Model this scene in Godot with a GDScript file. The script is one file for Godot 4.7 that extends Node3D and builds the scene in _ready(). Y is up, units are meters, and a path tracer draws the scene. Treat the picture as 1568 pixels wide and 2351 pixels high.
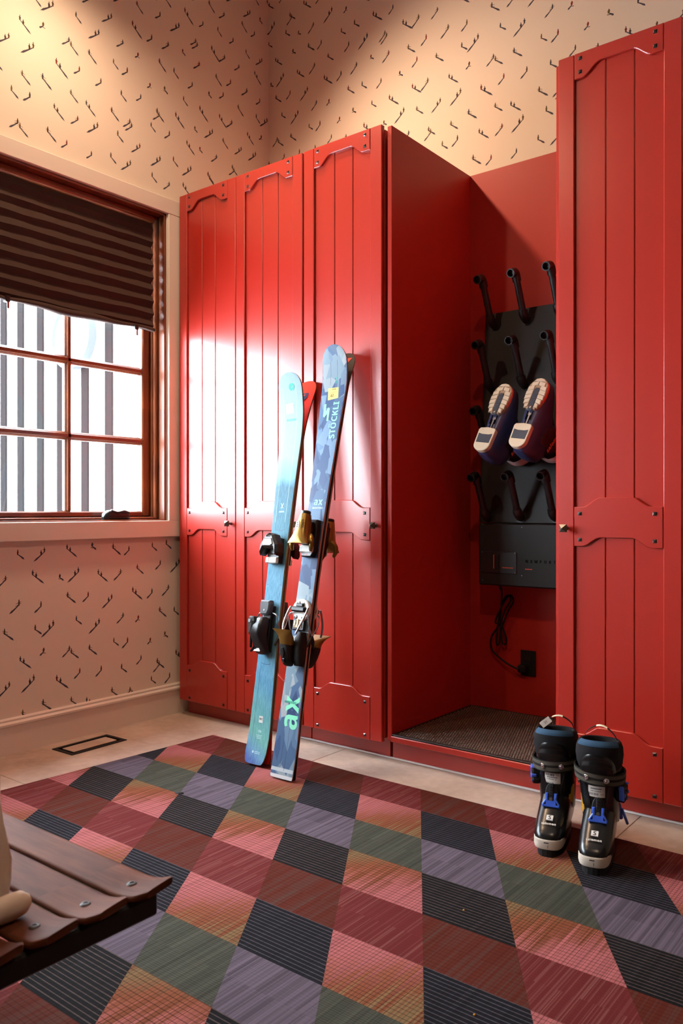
extends Node3D
# A ski locker room: red lockers, boot dryer, skis, boots, woven rug, window.
# x runs along the locker wall, z comes out of it into the room, y is up; metres.

const WALL_TOP := 4.3
var M := {}
var names := {}
var rng := RandomNumberGenerator.new()


# ---------------------------------------------------------------- mesh builder
class G:
	var v := PackedVector3Array()
	var n := PackedVector3Array()
	var uv := PackedVector2Array()

	func tri3(a: Vector3, b: Vector3, c: Vector3, na: Vector3, nb: Vector3, nc: Vector3, ua := Vector2.ZERO, ub := Vector2.ZERO, uc := Vector2.ZERO) -> void:
		var g := (b - a).cross(c - a)
		if g.length_squared() < 1e-18:
			return
		if g.dot(na + nb + nc) > 0.0:
			v.append(a); v.append(c); v.append(b)
			n.append(na); n.append(nc); n.append(nb)
			uv.append(ua); uv.append(uc); uv.append(ub)
		else:
			v.append(a); v.append(b); v.append(c)
			n.append(na); n.append(nb); n.append(nc)
			uv.append(ua); uv.append(ub); uv.append(uc)

	func tri(a: Vector3, b: Vector3, c: Vector3, out: Vector3) -> void:
		var g := (b - a).cross(c - a).normalized()
		if g.dot(out) < 0.0:
			g = -g
		tri3(a, b, c, g, g, g)

	func quad(a: Vector3, b: Vector3, c: Vector3, d: Vector3, out: Vector3) -> void:
		tri(a, b, c, out)
		tri(a, c, d, out)

	func quad_uv(a: Vector3, b: Vector3, c: Vector3, d: Vector3, out: Vector3, u0: Vector2, u1: Vector2) -> void:
		tri3(a, b, c, out, out, out, u0, Vector2(u1.x, u0.y), u1)
		tri3(a, c, d, out, out, out, u0, u1, Vector2(u0.x, u1.y))

	func box(t: Transform3D, s: Vector3, bev := 0.0) -> void:
		var h := s / 2.0
		bev = minf(bev, minf(h.x, minf(h.y, h.z)) * 0.98)
		if bev <= 0.0:
			for ax in 3:
				for sg in [-1.0, 1.0]:
					var o := Vector3.ZERO
					o[ax] = sg
					var p := []
					for q in [[-1, -1], [1, -1], [1, 1], [-1, 1]]:
						var w := Vector3.ZERO
						w[ax] = sg * h[ax]
						w[(ax + 1) % 3] = q[0] * h[(ax + 1) % 3]
						w[(ax + 2) % 3] = q[1] * h[(ax + 2) % 3]
						p.append(t * w)
					quad(p[0], p[1], p[2], p[3], t.basis * o)
			return
		for ax in 3:
			for sg in [-1.0, 1.0]:
				var o := Vector3.ZERO
				o[ax] = sg
				var p := []
				for q in [[-1, -1], [1, -1], [1, 1], [-1, 1]]:
					var w := Vector3.ZERO
					w[ax] = sg * h[ax]
					w[(ax + 1) % 3] = q[0] * (h[(ax + 1) % 3] - bev)
					w[(ax + 2) % 3] = q[1] * (h[(ax + 2) % 3] - bev)
					p.append(t * w)
				quad(p[0], p[1], p[2], p[3], t.basis * o)
		for ax in 3:
			var b := (ax + 1) % 3
			var c := (ax + 2) % 3
			for sb in [-1.0, 1.0]:
				for sc in [-1.0, 1.0]:
					var p := []
					for k in [[-1, 0], [1, 0], [1, 1], [-1, 1]]:
						var w := Vector3.ZERO
						w[ax] = k[0] * (h[ax] - bev)
						w[b] = sb * (h[b] - (bev if k[1] == 1 else 0.0))
						w[c] = sc * (h[c] - (0.0 if k[1] == 1 else bev))
						p.append(t * w)
					var o := Vector3.ZERO
					o[b] = sb
					o[c] = sc
					quad(p[0], p[1], p[2], p[3], t.basis * o)
		for sx in [-1.0, 1.0]:
			for sy in [-1.0, 1.0]:
				for sz in [-1.0, 1.0]:
					var s3 := Vector3(sx, sy, sz)
					var p := []
					for ax in 3:
						var w := s3 * (h - Vector3.ONE * bev)
						w[ax] = s3[ax] * h[ax]
						p.append(t * w)
					tri(p[0], p[1], p[2], t.basis * s3)

	func bx(x0: float, x1: float, y0: float, y1: float, z0: float, z1: float, bev := 0.0) -> void:
		box(Transform3D(Basis(), Vector3((x0 + x1) / 2, (y0 + y1) / 2, (z0 + z1) / 2)), Vector3(absf(x1 - x0), absf(y1 - y0), absf(z1 - z0)), bev)

	func prism(t: Transform3D, pts: Array, z0: float, z1: float, bev := 0.0) -> void:
		var poly := PackedVector2Array(pts)
		var area := 0.0
		for i in poly.size():
			area += poly[i].cross(poly[(i + 1) % poly.size()])
		if area < 0.0:
			poly.reverse()
		var k := poly.size()
		var inner := PackedVector2Array()
		for i in k:
			var e0 := (poly[i] - poly[(i + k - 1) % k]).normalized()
			var e1 := (poly[(i + 1) % k] - poly[i]).normalized()
			var n0 := Vector2(-e0.y, e0.x)
			var n1 := Vector2(-e1.y, e1.x)
			var m := (n0 + n1).normalized()
			inner.append(poly[i] + m * bev / maxf(0.4, m.dot(n0)))
		var idx := Geometry2D.triangulate_polygon(poly)
		for i in range(0, idx.size(), 3):
			var a := poly[idx[i]]; var b := poly[idx[i + 1]]; var c := poly[idx[i + 2]]
			tri(t * Vector3(a.x, a.y, z0), t * Vector3(b.x, b.y, z0), t * Vector3(c.x, c.y, z0), t.basis * Vector3(0, 0, z0 - z1))
			a = inner[idx[i]]; b = inner[idx[i + 1]]; c = inner[idx[i + 2]]
			tri(t * Vector3(a.x, a.y, z1), t * Vector3(b.x, b.y, z1), t * Vector3(c.x, c.y, z1), t.basis * Vector3(0, 0, z1 - z0))
		var zs := z1 - bev * signf(z1 - z0)
		for i in k:
			var a := poly[i]; var b := poly[(i + 1) % k]
			var o := t.basis * Vector3(b.y - a.y, a.x - b.x, 0)
			quad(t * Vector3(a.x, a.y, z0), t * Vector3(b.x, b.y, z0), t * Vector3(b.x, b.y, zs), t * Vector3(a.x, a.y, zs), o)
			if bev > 0.0:
				var ai := inner[i]; var bi := inner[(i + 1) % k]
				quad(t * Vector3(a.x, a.y, zs), t * Vector3(b.x, b.y, zs), t * Vector3(bi.x, bi.y, z1), t * Vector3(ai.x, ai.y, z1), o.normalized() + (t.basis * Vector3(0, 0, z1 - z0)).normalized())

	# rings: an array of closed rings with the same number of points
	func loft(rings: Array, cap0 := true, cap1 := true, closed := true) -> void:
		var R := rings.size()
		var N: int = rings[0].size()
		var nm := []
		var score := 0.0
		for i in R:
			var row := PackedVector3Array()
			var mid := Vector3.ZERO
			for p in rings[i]:
				mid += p
			mid /= N
			for j in N:
				var jn := (j + 1) % N if closed else mini(j + 1, N - 1)
				var jp := (j + N - 1) % N if closed else maxi(j - 1, 0)
				var du: Vector3 = rings[i][jn] - rings[i][jp]
				var dv: Vector3 = rings[mini(i + 1, R - 1)][j] - rings[maxi(i - 1, 0)][j]
				var q := du.cross(dv)
				q = q.normalized() if q.length_squared() > 1e-20 else Vector3.ZERO
				score += q.dot(rings[i][j] - mid)
				row.append(q)
			nm.append(row)
		var sg := 1.0 if score >= 0.0 else -1.0
		for i in R - 1:
			for j in (N if closed else N - 1):
				var k := (j + 1) % N
				var u0 := Vector2(float(j) / N, float(i) / (R - 1))
				var u1 := Vector2(float(j + 1) / N, float(i + 1) / (R - 1))
				tri3(rings[i][j], rings[i][k], rings[i + 1][k], nm[i][j] * sg, nm[i][k] * sg, nm[i + 1][k] * sg, u0, Vector2(u1.x, u0.y), u1)
				tri3(rings[i][j], rings[i + 1][k], rings[i + 1][j], nm[i][j] * sg, nm[i + 1][k] * sg, nm[i + 1][j] * sg, u0, u1, Vector2(u0.x, u1.y))
		for e in [[cap0, 0, 1], [cap1, R - 1, R - 2]]:
			if e[0]:
				var mid := Vector3.ZERO
				var mid2 := Vector3.ZERO
				for p in rings[e[1]]:
					mid += p
				for p in rings[e[2]]:
					mid2 += p
				var out: Vector3 = (mid - mid2) / N
				mid /= N
				for j in N:
					var a: Vector3 = rings[e[1]][j]
					var b: Vector3 = rings[e[1]][(j + 1) % N]
					tri(mid, a, b, out)

	func tube(pts: Array, r: Variant, sides := 8, cap0 := true, cap1 := true) -> void:
		var rings := []
		var up := Vector3.UP
		for i in pts.size():
			var d: Vector3 = (pts[mini(i + 1, pts.size() - 1)] - pts[maxi(i - 1, 0)]).normalized()
			if absf(d.dot(up)) > 0.97:
				up = Vector3.RIGHT if absf(d.x) < 0.8 else Vector3.BACK
			var a := d.cross(up).normalized()
			up = a.cross(d).normalized()
			var ring := PackedVector3Array()
			var rr: float = r[i] if r is Array else r
			for j in sides:
				var an := TAU * j / sides
				ring.append(pts[i] + (a * cos(an) + up * sin(an)) * rr)
			rings.append(ring)
		loft(rings, cap0, cap1)

	func lathe(t: Transform3D, prof: Array, seg := 20) -> void:   # profile (radius, height), along local y
		for i in prof.size() - 1:
			var p: Vector2 = prof[i]
			var q: Vector2 = prof[i + 1]
			var e := (q - p).normalized()
			for j in seg:
				var a0 := TAU * j / seg
				var a1 := TAU * (j + 1) / seg
				var P := [Vector3(p.x * cos(a0), p.y, p.x * sin(a0)), Vector3(p.x * cos(a1), p.y, p.x * sin(a1)), Vector3(q.x * cos(a1), q.y, q.x * sin(a1)), Vector3(q.x * cos(a0), q.y, q.x * sin(a0))]
				var n0 := t.basis * Vector3(e.y * cos(a0), -e.x, e.y * sin(a0))
				var n1 := t.basis * Vector3(e.y * cos(a1), -e.x, e.y * sin(a1))
				tri3(t * P[0], t * P[1], t * P[2], n0, n1, n1)
				tri3(t * P[0], t * P[2], t * P[3], n0, n1, n0)

	func sheet(P: Array, out: Vector3, uvs := []) -> void:      # an open grid of points, smooth
		var R := P.size()
		var N: int = P[0].size()
		var nm := []
		for i in R:
			var row := PackedVector3Array()
			for j in N:
				var q: Vector3 = (P[i][mini(j + 1, N - 1)] - P[i][maxi(j - 1, 0)]).cross(P[mini(i + 1, R - 1)][j] - P[maxi(i - 1, 0)][j])
				q = q.normalized() if q.length_squared() > 1e-20 else out
				row.append(q if q.dot(out) >= 0.0 else -q)
			nm.append(row)
		for i in R - 1:
			for j in N - 1:
				var u := []
				for e in [[i, j], [i, j + 1], [i + 1, j + 1], [i + 1, j]]:
					u.append(uvs[e[0]][e[1]] if uvs.size() > 0 else Vector2(float(e[1]) / (N - 1), float(e[0]) / (R - 1)))
				tri3(P[i][j], P[i][j + 1], P[i + 1][j + 1], nm[i][j], nm[i][j + 1], nm[i + 1][j + 1], u[0], u[1], u[2])
				tri3(P[i][j], P[i + 1][j + 1], P[i + 1][j], nm[i][j], nm[i + 1][j + 1], nm[i + 1][j], u[0], u[2], u[3])

	func mesh() -> ArrayMesh:
		var a := []
		a.resize(Mesh.ARRAY_MAX)
		a[Mesh.ARRAY_VERTEX] = v
		a[Mesh.ARRAY_NORMAL] = n
		a[Mesh.ARRAY_TEX_UV] = uv
		var m := ArrayMesh.new()
		m.add_surface_from_arrays(Mesh.PRIMITIVE_TRIANGLES, a)
		return m


# ---------------------------------------------------------------- node helpers
func numbered(parent: Node, called: String) -> String:
	var key := str(parent.get_instance_id()) + called
	var k: int = names.get(key, 0)
	names[key] = k + 1
	return called if k == 0 else "%s_%03d" % [called, k]


func tag(o: Node, label: String, category: String, group := "") -> Node:
	o.set_meta("label", label)
	o.set_meta("category", category)
	if group:
		o.set_meta("group", group)
	return o


func thing(called: String, label: String, category: String, at := Vector3.ZERO, turn := 0.0, group := "") -> Node3D:
	var o := Node3D.new()
	o.name = numbered(self, called)
	add_child(o, true)
	o.position = at
	o.rotation.y = turn
	tag(o, label, category, group)
	return o


func obj(called: String, g: Variant, m: Material, parent: Node = self, at := Transform3D()) -> MeshInstance3D:
	var o := MeshInstance3D.new()
	o.name = numbered(parent, called)
	o.mesh = g.mesh() if g is G else g
	o.material_override = m
	o.transform = at
	o.cast_shadow = GeometryInstance3D.SHADOW_CASTING_SETTING_ON
	parent.add_child(o, true)
	return o


func struct(called: String, g: Variant, m: Material) -> MeshInstance3D:
	var o := obj(called, g, m)
	o.set_meta("kind", "structure")
	return o


func dup(root: Node3D, called: String, label: String, category: String, at: Transform3D, group := "") -> Node3D:
	var r: Node3D = root.duplicate()
	r.name = numbered(self, called)
	add_child(r, true)
	r.transform = at
	tag(r, label, category, group)
	return r


func text(words: String, em: float, at: Transform3D, m: Material, parent: Node, bold := true, depth := 0.0004) -> MeshInstance3D:
	var f := SystemFont.new()
	f.font_names = PackedStringArray(["Droid Sans"])
	f.font_weight = 700 if bold else 400
	var t := TextMesh.new()
	t.font = f
	t.font_size = 48
	t.pixel_size = em / 48.0
	t.depth = depth
	t.curve_step = 4.0
	t.text = words
	var o := MeshInstance3D.new()
	o.name = numbered(parent, "lettering")
	o.mesh = t
	o.material_override = m
	o.transform = at
	parent.add_child(o, true)
	return o


func at3(x: float, y: float, z: float, rx := 0.0, ry := 0.0, rz := 0.0) -> Transform3D:
	return Transform3D(Basis.from_euler(Vector3(deg_to_rad(rx), deg_to_rad(ry), deg_to_rad(rz))), Vector3(x, y, z))


func facing(p: Vector3, normal: Vector3, up := Vector3.UP) -> Transform3D:   # local z along the normal, local y as near to up as can be
	var z := normal.normalized()
	var x := up.cross(z).normalized()
	return Transform3D(Basis(x, z.cross(x), z), p)


func super_ring(c: Vector3, ax: Vector3, ay: Vector3, rx: float, ry: float, k := 24, p := 2.5) -> PackedVector3Array:
	var r := PackedVector3Array()
	for i in k:
		var a := TAU * i / k
		r.append(c + ax * rx * signf(cos(a)) * pow(absf(cos(a)), 2.0 / p) + ay * ry * signf(sin(a)) * pow(absf(sin(a)), 2.0 / p))
	return r


func smooth_line(pts: Array, steps := 6) -> Array:     # Catmull-Rom through the points
	var r := []
	for i in pts.size() - 1:
		var a: Vector3 = pts[maxi(i - 1, 0)]
		var b: Vector3 = pts[i]
		var c: Vector3 = pts[i + 1]
		var d: Vector3 = pts[mini(i + 2, pts.size() - 1)]
		for s in steps:
			r.append(b.cubic_interpolate(c, a, d, float(s) / steps))
	r.append(pts[-1])
	return r


# ---------------------------------------------------------------- materials and pictures
func mat(key: String, c: Color, rough := 0.5, spec := 0.5, metal := 0.0) -> StandardMaterial3D:
	var m := StandardMaterial3D.new()
	m.resource_name = key
	m.albedo_color = c
	m.roughness = rough
	m.metallic_specular = spec
	m.metallic = metal
	M[key] = m
	return m


func s8(r: float, g: float, b: float) -> Color:
	return Color(r / 255.0, g / 255.0, b / 255.0)


func noise(sd: int, freq: float, oct := 3) -> FastNoiseLite:
	var f := FastNoiseLite.new()
	f.seed = sd
	f.frequency = freq
	f.noise_type = FastNoiseLite.TYPE_SIMPLEX_SMOOTH
	f.fractal_octaves = oct
	return f


func from_bytes(w: int, h: int, b: PackedByteArray) -> ImageTexture:
	return ImageTexture.create_from_image(Image.create_from_data(w, h, false, Image.FORMAT_RGB8, b))


func fill_poly(im: Image, pts: Array, c: Color) -> void:      # antialiased across rows, wraps round the edges
	var w := im.get_width()
	var h := im.get_height()
	var y0 := 1e9
	var y1 := -1e9
	for p in pts:
		y0 = minf(y0, p.y)
		y1 = maxf(y1, p.y)
	for y in range(floori(y0), ceili(y1) + 1):
		var cover := {}
		for sub in 3:
			var yy := y + (sub + 0.5) / 3.0
			var xs := []
			for i in pts.size():
				var a: Vector2 = pts[i]
				var b: Vector2 = pts[(i + 1) % pts.size()]
				if (a.y <= yy) != (b.y <= yy):
					xs.append(a.x + (yy - a.y) / (b.y - a.y) * (b.x - a.x))
			xs.sort()
			for k in range(0, xs.size() - 1, 2):
				for x in range(floori(xs[k]), ceili(xs[k + 1])):
					var part := minf(x + 1.0, xs[k + 1]) - maxf(float(x), xs[k])
					if part > 0.0:
						cover[x] = cover.get(x, 0.0) + part / 3.0
		for x in cover:
			var px := posmod(x, w)
			var py := posmod(y, h)
			im.set_pixel(px, py, im.get_pixel(px, py).lerp(c, minf(1.0, cover[x])))


func stroke(im: Image, a: Vector2, b: Vector2, wa: float, wb: float, c: Color) -> void:
	var d := (b - a).normalized()
	var q := Vector2(-d.y, d.x) / 2.0
	fill_poly(im, [a + q * wa, b + q * wb, b - q * wb, a - q * wa], c)


# woven rug: slanted columns of cells, 0.26 m wide and 0.2 m deep, each row shifted by half a cell; light or dark threads
func rug_picture() -> ImageTexture:
	var w := 1664
	var h := 1280
	var lx := 1.04
	var lz := 0.8
	var b := PackedByteArray()
	b.resize(w * h * 3)
	var na := noise(3, 0.9, 2)
	var streak := PackedFloat32Array()
	var threads := 416
	for i in threads * 4:
		streak.append(rng.randf())
	var slow := noise(5, 0.02, 2)
	var even := [Vector3(.125, .024, .014), Vector3(.012, .012, .016), Vector3(.145, .115, .15), Vector3(.011, .0105, .012)]
	var pink := Vector3(.50, .155, .155)
	var orange := Vector3(.29, .092, .043)
	var ochre := Vector3(.24, .155, .075)
	var dark_red := Vector3(.165, .026, .026)
	var green := Vector3(.075, .078, .06)
	for py in h:
		var z := (py + 0.5) / h * lz
		var row := int(floor(z / 0.2)) % 4
		var fz := fposmod(z / 0.2, 1.0)
		var line := fposmod(z / 0.01333, 1.0)
		var fine := fposmod(z / 0.00333, 1.0)
		for px in w:
			var x := (px + 0.5) / w * lx
			var cc := (x - 0.65 * z) / 0.26
			var col := posmod(int(floor(cc)), 4)
			var fx: float = cc - floorf(cc)
			var th := int(floor(x / lx * threads))
			var s := streak[(th + 131 * row) % threads] * 0.6 + streak[threads + ((th / 5) + 37 * row + 11 * int(fz * 2.0)) % threads] * 0.4
			var c: Vector3
			if col % 2 == 0:
				c = even[row]
				if row == 1 or row == 3:
					if line < 0.2:
						c = Vector3(.115, .085, .078) if row == 3 else Vector3(.10, .09, .105)
					c *= 0.75 + 0.5 * s
				elif row == 2:
					c *= 0.55 + 0.9 * s
					if fine < 0.35:
						c *= 0.72
				else:
					c = c.lerp(Vector3(.085, .05, .04), clampf(s * 1.6 - 0.7, 0.0, 1.0))
					if line < 0.16:
						c *= 0.7
					c *= 0.8 + 0.4 * s
			else:
				if row == 0:
					c = dark_red.lerp(Vector3(.30, .11, .095), clampf(s * 2.2 - 1.25, 0.0, 1.0))
					if fine < 0.3:
						c *= 0.75
				elif row == 2:
					c = green * (0.6 + 0.85 * s)
					if line < 0.13 or line > 0.5 and line < 0.6:
						c *= 0.6
				else:
					var k: float = fx * 0.55 + fz * 0.75 + (s - 0.5) * 0.5
					if row == 3:
						k = 1.3 - k
					k = clampf((k - 0.35) / 0.75, 0.0, 1.0)
					c = pink.lerp(orange, smoothstep(0.1, 0.6, k)).lerp(ochre, smoothstep(0.75, 1.1, k + 0.35 * (s - 0.4)))
					c *= 0.72 + 0.5 * s
					if line < 0.15:
						c *= 0.42
					if fposmod(x / 0.01, 1.0) < 0.16:
						c *= 0.55
			var o := (py * w + px) * 3
			c *= 0.64
			var q := Color(c.x, c.y, c.z).linear_to_srgb()
			b[o] = int(clampf(q.r, 0, 1) * 255.0)
			b[o + 1] = int(clampf(q.g, 0, 1) * 255.0)
			b[o + 2] = int(clampf(q.b, 0, 1) * 255.0)
	return from_bytes(w, h, b)


# wallpaper: tiny skiers with long shadows that fall down to the left or to the right
func skier(im: Image, p: Vector2, dir: float, kind: int, k: float) -> void:
	var slate := s8(72, 68, 78)
	var dark := s8(58, 46, 46)
	var coat: Color = [s8(120, 42, 34), s8(86, 62, 44), s8(60, 58, 66), s8(96, 80, 48)][rng.randi() % 4]
	var along := Vector2(dir * 0.80, 0.62)
	var n := Vector2(-along.y, along.x)
	var reach: float = k * [34.0, 46.0, 26.0, 16.0][kind]
	# the shadow: thin at the feet, widest two thirds of the way along
	fill_poly(im, [p - n * 1.0 * k, p + along * reach * 0.55 - n * 2.6 * k, p + along * reach * 0.8 - n * 3.0 * k, p + along * reach, p + along * reach * 0.75 + n * 2.2 * k, p + along * reach * 0.5 + n * 1.4 * k, p + n * 1.0 * k], slate)
	if kind == 1:
		for q in [0.0, 0.3]:
			var o: Vector2 = p + along * reach * q
			fill_poly(im, [o + Vector2(-2, 1) * k, o + Vector2(-2.6, -8) * k, o + Vector2(0, -13) * k, o + Vector2(2.6, -8) * k, o + Vector2(2, 1) * k], coat if q == 0.0 else dark)
			stroke(im, o + Vector2(-3.6, -8) * k, o + Vector2(4, -6) * k, 1.4 * k, 1.2 * k, dark)
			fill_poly(im, [o + Vector2(-1.5, -12) * k, o + Vector2(0, -15.5) * k, o + Vector2(1.6, -12) * k], dark)
	elif kind == 3:
		fill_poly(im, [p + Vector2(-3, 0) * k, p + Vector2(-3.4, -6) * k, p + Vector2(0, -12) * k, p + Vector2(3.2, -7) * k, p + Vector2(1.6, 1) * k], coat)
		stroke(im, p + Vector2(-5, 3) * k, p + Vector2(6, 5) * k, 1.6 * k, 1.6 * k, dark)
	else:
		fill_poly(im, [p + Vector2(-1.8, 2) * k, p + Vector2(-2.6, -6) * k, p + Vector2(-1, -11) * k, p + Vector2(1.6, -11) * k, p + Vector2(2.6, -6) * k, p + Vector2(1.4, 2) * k], coat)
		fill_poly(im, [p + Vector2(-1.6, -11) * k, p + Vector2(0, -15) * k, p + Vector2(1.8, -11) * k], dark)
		stroke(im, p + Vector2(-1, 0) * k, p + Vector2(dir * 8, 5) * k, 2.0 * k, 1.2 * k, dark)
		if kind == 0:
			stroke(im, p + Vector2(-dir * 6, -4) * k, p + Vector2(dir * 10, 3) * k, 0.9 * k, 0.9 * k, dark)
			stroke(im, p + Vector2(-dir * 6, -8) * k, p + Vector2(dir * 9, -3) * k, 0.9 * k, 0.9 * k, dark)


func wallpaper_picture() -> ImageTexture:
	var w := 2048
	var im := Image.create(w, w, false, Image.FORMAT_RGB8)
	im.fill(s8(226, 214, 198))
	var cells := 12
	var step := float(w) / cells
	for r in cells:
		for c in cells:
			var p := Vector2((c + 0.5 + (0.5 if r % 2 else 0.0)) * step, (r + 0.5) * step) + Vector2(rng.randf_range(-0.17, 0.17), rng.randf_range(-0.17, 0.17)) * step
			var kind: int = [0, 1, 2, 0, 3, 2, 1, 0][rng.randi() % 8]
			skier(im, p, 1.0 if (r + c + (rng.randi() % 3) / 2) % 2 == 0 else -1.0, kind, rng.randf_range(2.1, 2.5))
			if kind == 0 and rng.randf() < 0.25:
				skier(im, p + Vector2(16, 22), 1.0 if (r + c) % 2 == 0 else -1.0, 0, 2.2)
	return ImageTexture.create_from_image(im)


func wood_picture(sd: int, dark: Color, light: Color, along_u: bool, sx := 6.0, sy := 90.0) -> ImageTexture:
	var w := 512
	var b := PackedByteArray()
	b.resize(w * w * 3)
	var f := noise(sd, 1.0, 4)
	var g := noise(sd + 7, 1.0, 3)
	for y in w:
		for x in w:
			var u := float(x) / w
			var q := float(y) / w
			var a := u if along_u else q
			var c := q if along_u else u
			var t := f.get_noise_2d(a * sx * 0.5, c * sy * 0.35) * 0.5 + 0.5
			var blot := g.get_noise_2d(a * sx * 0.45, c * 5.0) * 0.5 + 0.5
			var fine := f.get_noise_2d(a * sx * 1.5 + 40.0, c * sy * 1.6) * 0.5 + 0.5
			var k := clampf(t * 0.45 + blot * 0.45 + fine * 0.25 - 0.08, 0.0, 1.0)
			var col := dark.lerp(light, k)
			var o := (y * w + x) * 3
			b[o] = int(col.r * 255.0)
			b[o + 1] = int(col.g * 255.0)
			b[o + 2] = int(col.b * 255.0)
	return from_bytes(w, w, b)


func triplanar(m: StandardMaterial3D, t: Texture2D, per_metre: float, world := false) -> StandardMaterial3D:
	m.albedo_texture = t
	m.uv1_triplanar = true
	m.uv1_world_triplanar = world
	m.uv1_triplanar_sharpness = 8.0
	m.uv1_scale = Vector3.ONE * per_metre
	return m


func tile_picture() -> ImageTexture:
	var w := 512
	var b := PackedByteArray()
	b.resize(w * w * 3)
	var f := noise(21, 0.006, 4)
	var g := noise(22, 0.05, 3)
	for y in w:
		for x in w:
			var k := f.get_noise_2d(x, y) * 0.10 + g.get_noise_2d(x, y) * 0.035
			var o := (y * w + x) * 3
			b[o] = int(clampf(0.715 + k, 0, 1) * 255.0)
			b[o + 1] = int(clampf(0.635 + k * 1.05, 0, 1) * 255.0)
			b[o + 2] = int(clampf(0.575 + k * 1.05, 0, 1) * 255.0)
	return from_bytes(w, w, b)


# topsheet of the frozen-blue skis: ice blue at the tip, a misty edge, steel blue, sea green at the tail
func ice_picture() -> ImageTexture:
	var w := 96
	var h := 1400
	var b := PackedByteArray()
	b.resize(w * h * 3)
	var stops := [[0.0, s8(122, 148, 160)], [0.10, s8(132, 158, 168)], [0.22, s8(128, 160, 178)], [0.275, s8(96, 144, 178)], [0.30, s8(46, 92, 114)], [0.42, s8(52, 106, 126)], [0.55, s8(84, 132, 158)], [0.72, s8(92, 144, 170)], [0.80, s8(84, 138, 168)], [0.86, s8(94, 154, 162)], [0.93, s8(108, 172, 162)], [0.97, s8(100, 146, 178)], [1.0, s8(76, 96, 160)]]
	var f := noise(31, 1.0, 3)
	for y in h:
		for x in w:
			var u := float(x) / w
			var q := float(y) / h
			if q < 0.4:
				q += f.get_noise_2d(u * 2.2, 1.0) * 0.010
			elif q > 0.74:
				q += (0.45 - u) * 0.05
			var c := Color.BLACK
			for i in stops.size() - 1:
				if q <= stops[i + 1][0] or i == stops.size() - 2:
					c = stops[i][1].lerp(stops[i + 1][1], clampf((q - stops[i][0]) / (stops[i + 1][0] - stops[i][0]), 0, 1))
					break
			c = c.lerp(Color(0.40, 0.46, 0.48), 0.14)
			var grain := f.get_noise_2d(u * 60.0, float(y) / h * 30.0) * (0.03 if q < 0.29 else 0.12)
			var o := (y * w + x) * 3
			b[o] = int(clampf(c.r + grain, 0, 1) * 255.0)
			b[o + 1] = int(clampf(c.g + grain, 0, 1) * 255.0)
			b[o + 2] = int(clampf(c.b + grain, 0, 1) * 255.0)
	return from_bytes(w, h, b)


# topsheet of the other pair: angular splinters in five greyed blues, white at tip, middle and tail
func splinter_picture() -> ImageTexture:
	var w := 128
	var h := 1792
	var im := Image.create(w, h, false, Image.FORMAT_RGB8)
	im.fill(s8(92, 122, 160))
	var blues := [s8(78, 104, 146), s8(92, 122, 160), s8(110, 142, 178), s8(128, 160, 192), s8(70, 92, 134)]
	var pale := [s8(166, 184, 194), s8(142, 168, 186), s8(190, 198, 204), s8(128, 154, 178), s8(102, 126, 156)]
	for i in 170:
		var c := Vector2(rng.randf() * w, rng.randf() * h)
		var q := c.y / h
		var light := q < 0.10 or q > 0.57 and q < 0.84 or q > 0.965
		var tone: Color = pale[rng.randi() % 5] if light else blues[rng.randi() % 5]
		var pts := []
		var k := 4 + rng.randi() % 2
		var a0 := rng.randf() * TAU
		for j in k:
			var a := a0 + TAU * j / k + rng.randf_range(-0.4, 0.4)
			var r := rng.randf_range(0.5, 1.25)
			var p := c + Vector2(cos(a) * 34.0, sin(a) * 62.0) * r
			pts.append(Vector2(clampf(p.x, 0, w - 1), clampf(p.y, 1, h - 2)))
		fill_poly(im, pts, tone)
	im.fill_rect(Rect2i(0, h - 40, w, 14), s8(214, 226, 234))
	im.fill_rect(Rect2i(0, h - 14, w, 14), s8(238, 240, 242))
	return ImageTexture.create_from_image(im)


func label_picture(flip: bool) -> ImageTexture:
	var im := Image.create(160, 100, false, Image.FORMAT_RGB8)
	im.fill(s8(214, 208, 198))
	var ink := s8(40, 36, 36)
	var bar_y := 8 if flip else 62
	var x := 12
	while x < 100:
		var bw := 1 + rng.randi() % 5
		im.fill_rect(Rect2i(x, bar_y, bw, 22), ink)
		x += bw + 1 + rng.randi() % 4
	# a line of script and a line of small type, too small in the photograph to read
	x = 30
	while x < 128:
		stroke(im, Vector2(x, (46 if flip else 28)), Vector2(x + 7, (36 if flip else 18)), 5.0, 3.0, ink)
		stroke(im, Vector2(x + 6, (38 if flip else 20)), Vector2(x + 9, (46 if flip else 28)), 3.5, 4.5, ink)
		x += 10
	x = 30
	while x < 120:
		im.fill_rect(Rect2i(x, 56 if flip else 42, 4 + rng.randi() % 3, 8), ink)
		x += 8 + (6 if rng.randf() < 0.15 else 0)
	for k in 2:
		im.fill_rect(Rect2i(116, (10 if flip else 66) + k * 9, 34, 3), s8(120, 112, 106))
	if flip:
		x = 12
		while x < 100:
			im.fill_rect(Rect2i(x, 90, 2 + rng.randi() % 5, 10), ink)
			x += 9
	return ImageTexture.create_from_image(im)


func strap_picture() -> ImageTexture:
	var im := Image.create(512, 64, false, Image.FORMAT_RGB8)
	im.fill(s8(24, 23, 22))
	for y in 64:
		if y > 25 and y < 39 or y < 5 or y > 58:
			continue
		for x in 512:
			if ((x / 3) + (y / 3)) % 2 == 0:
				im.set_pixel(x, y, s8(112, 104, 92))
	return ImageTexture.create_from_image(im)


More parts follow.
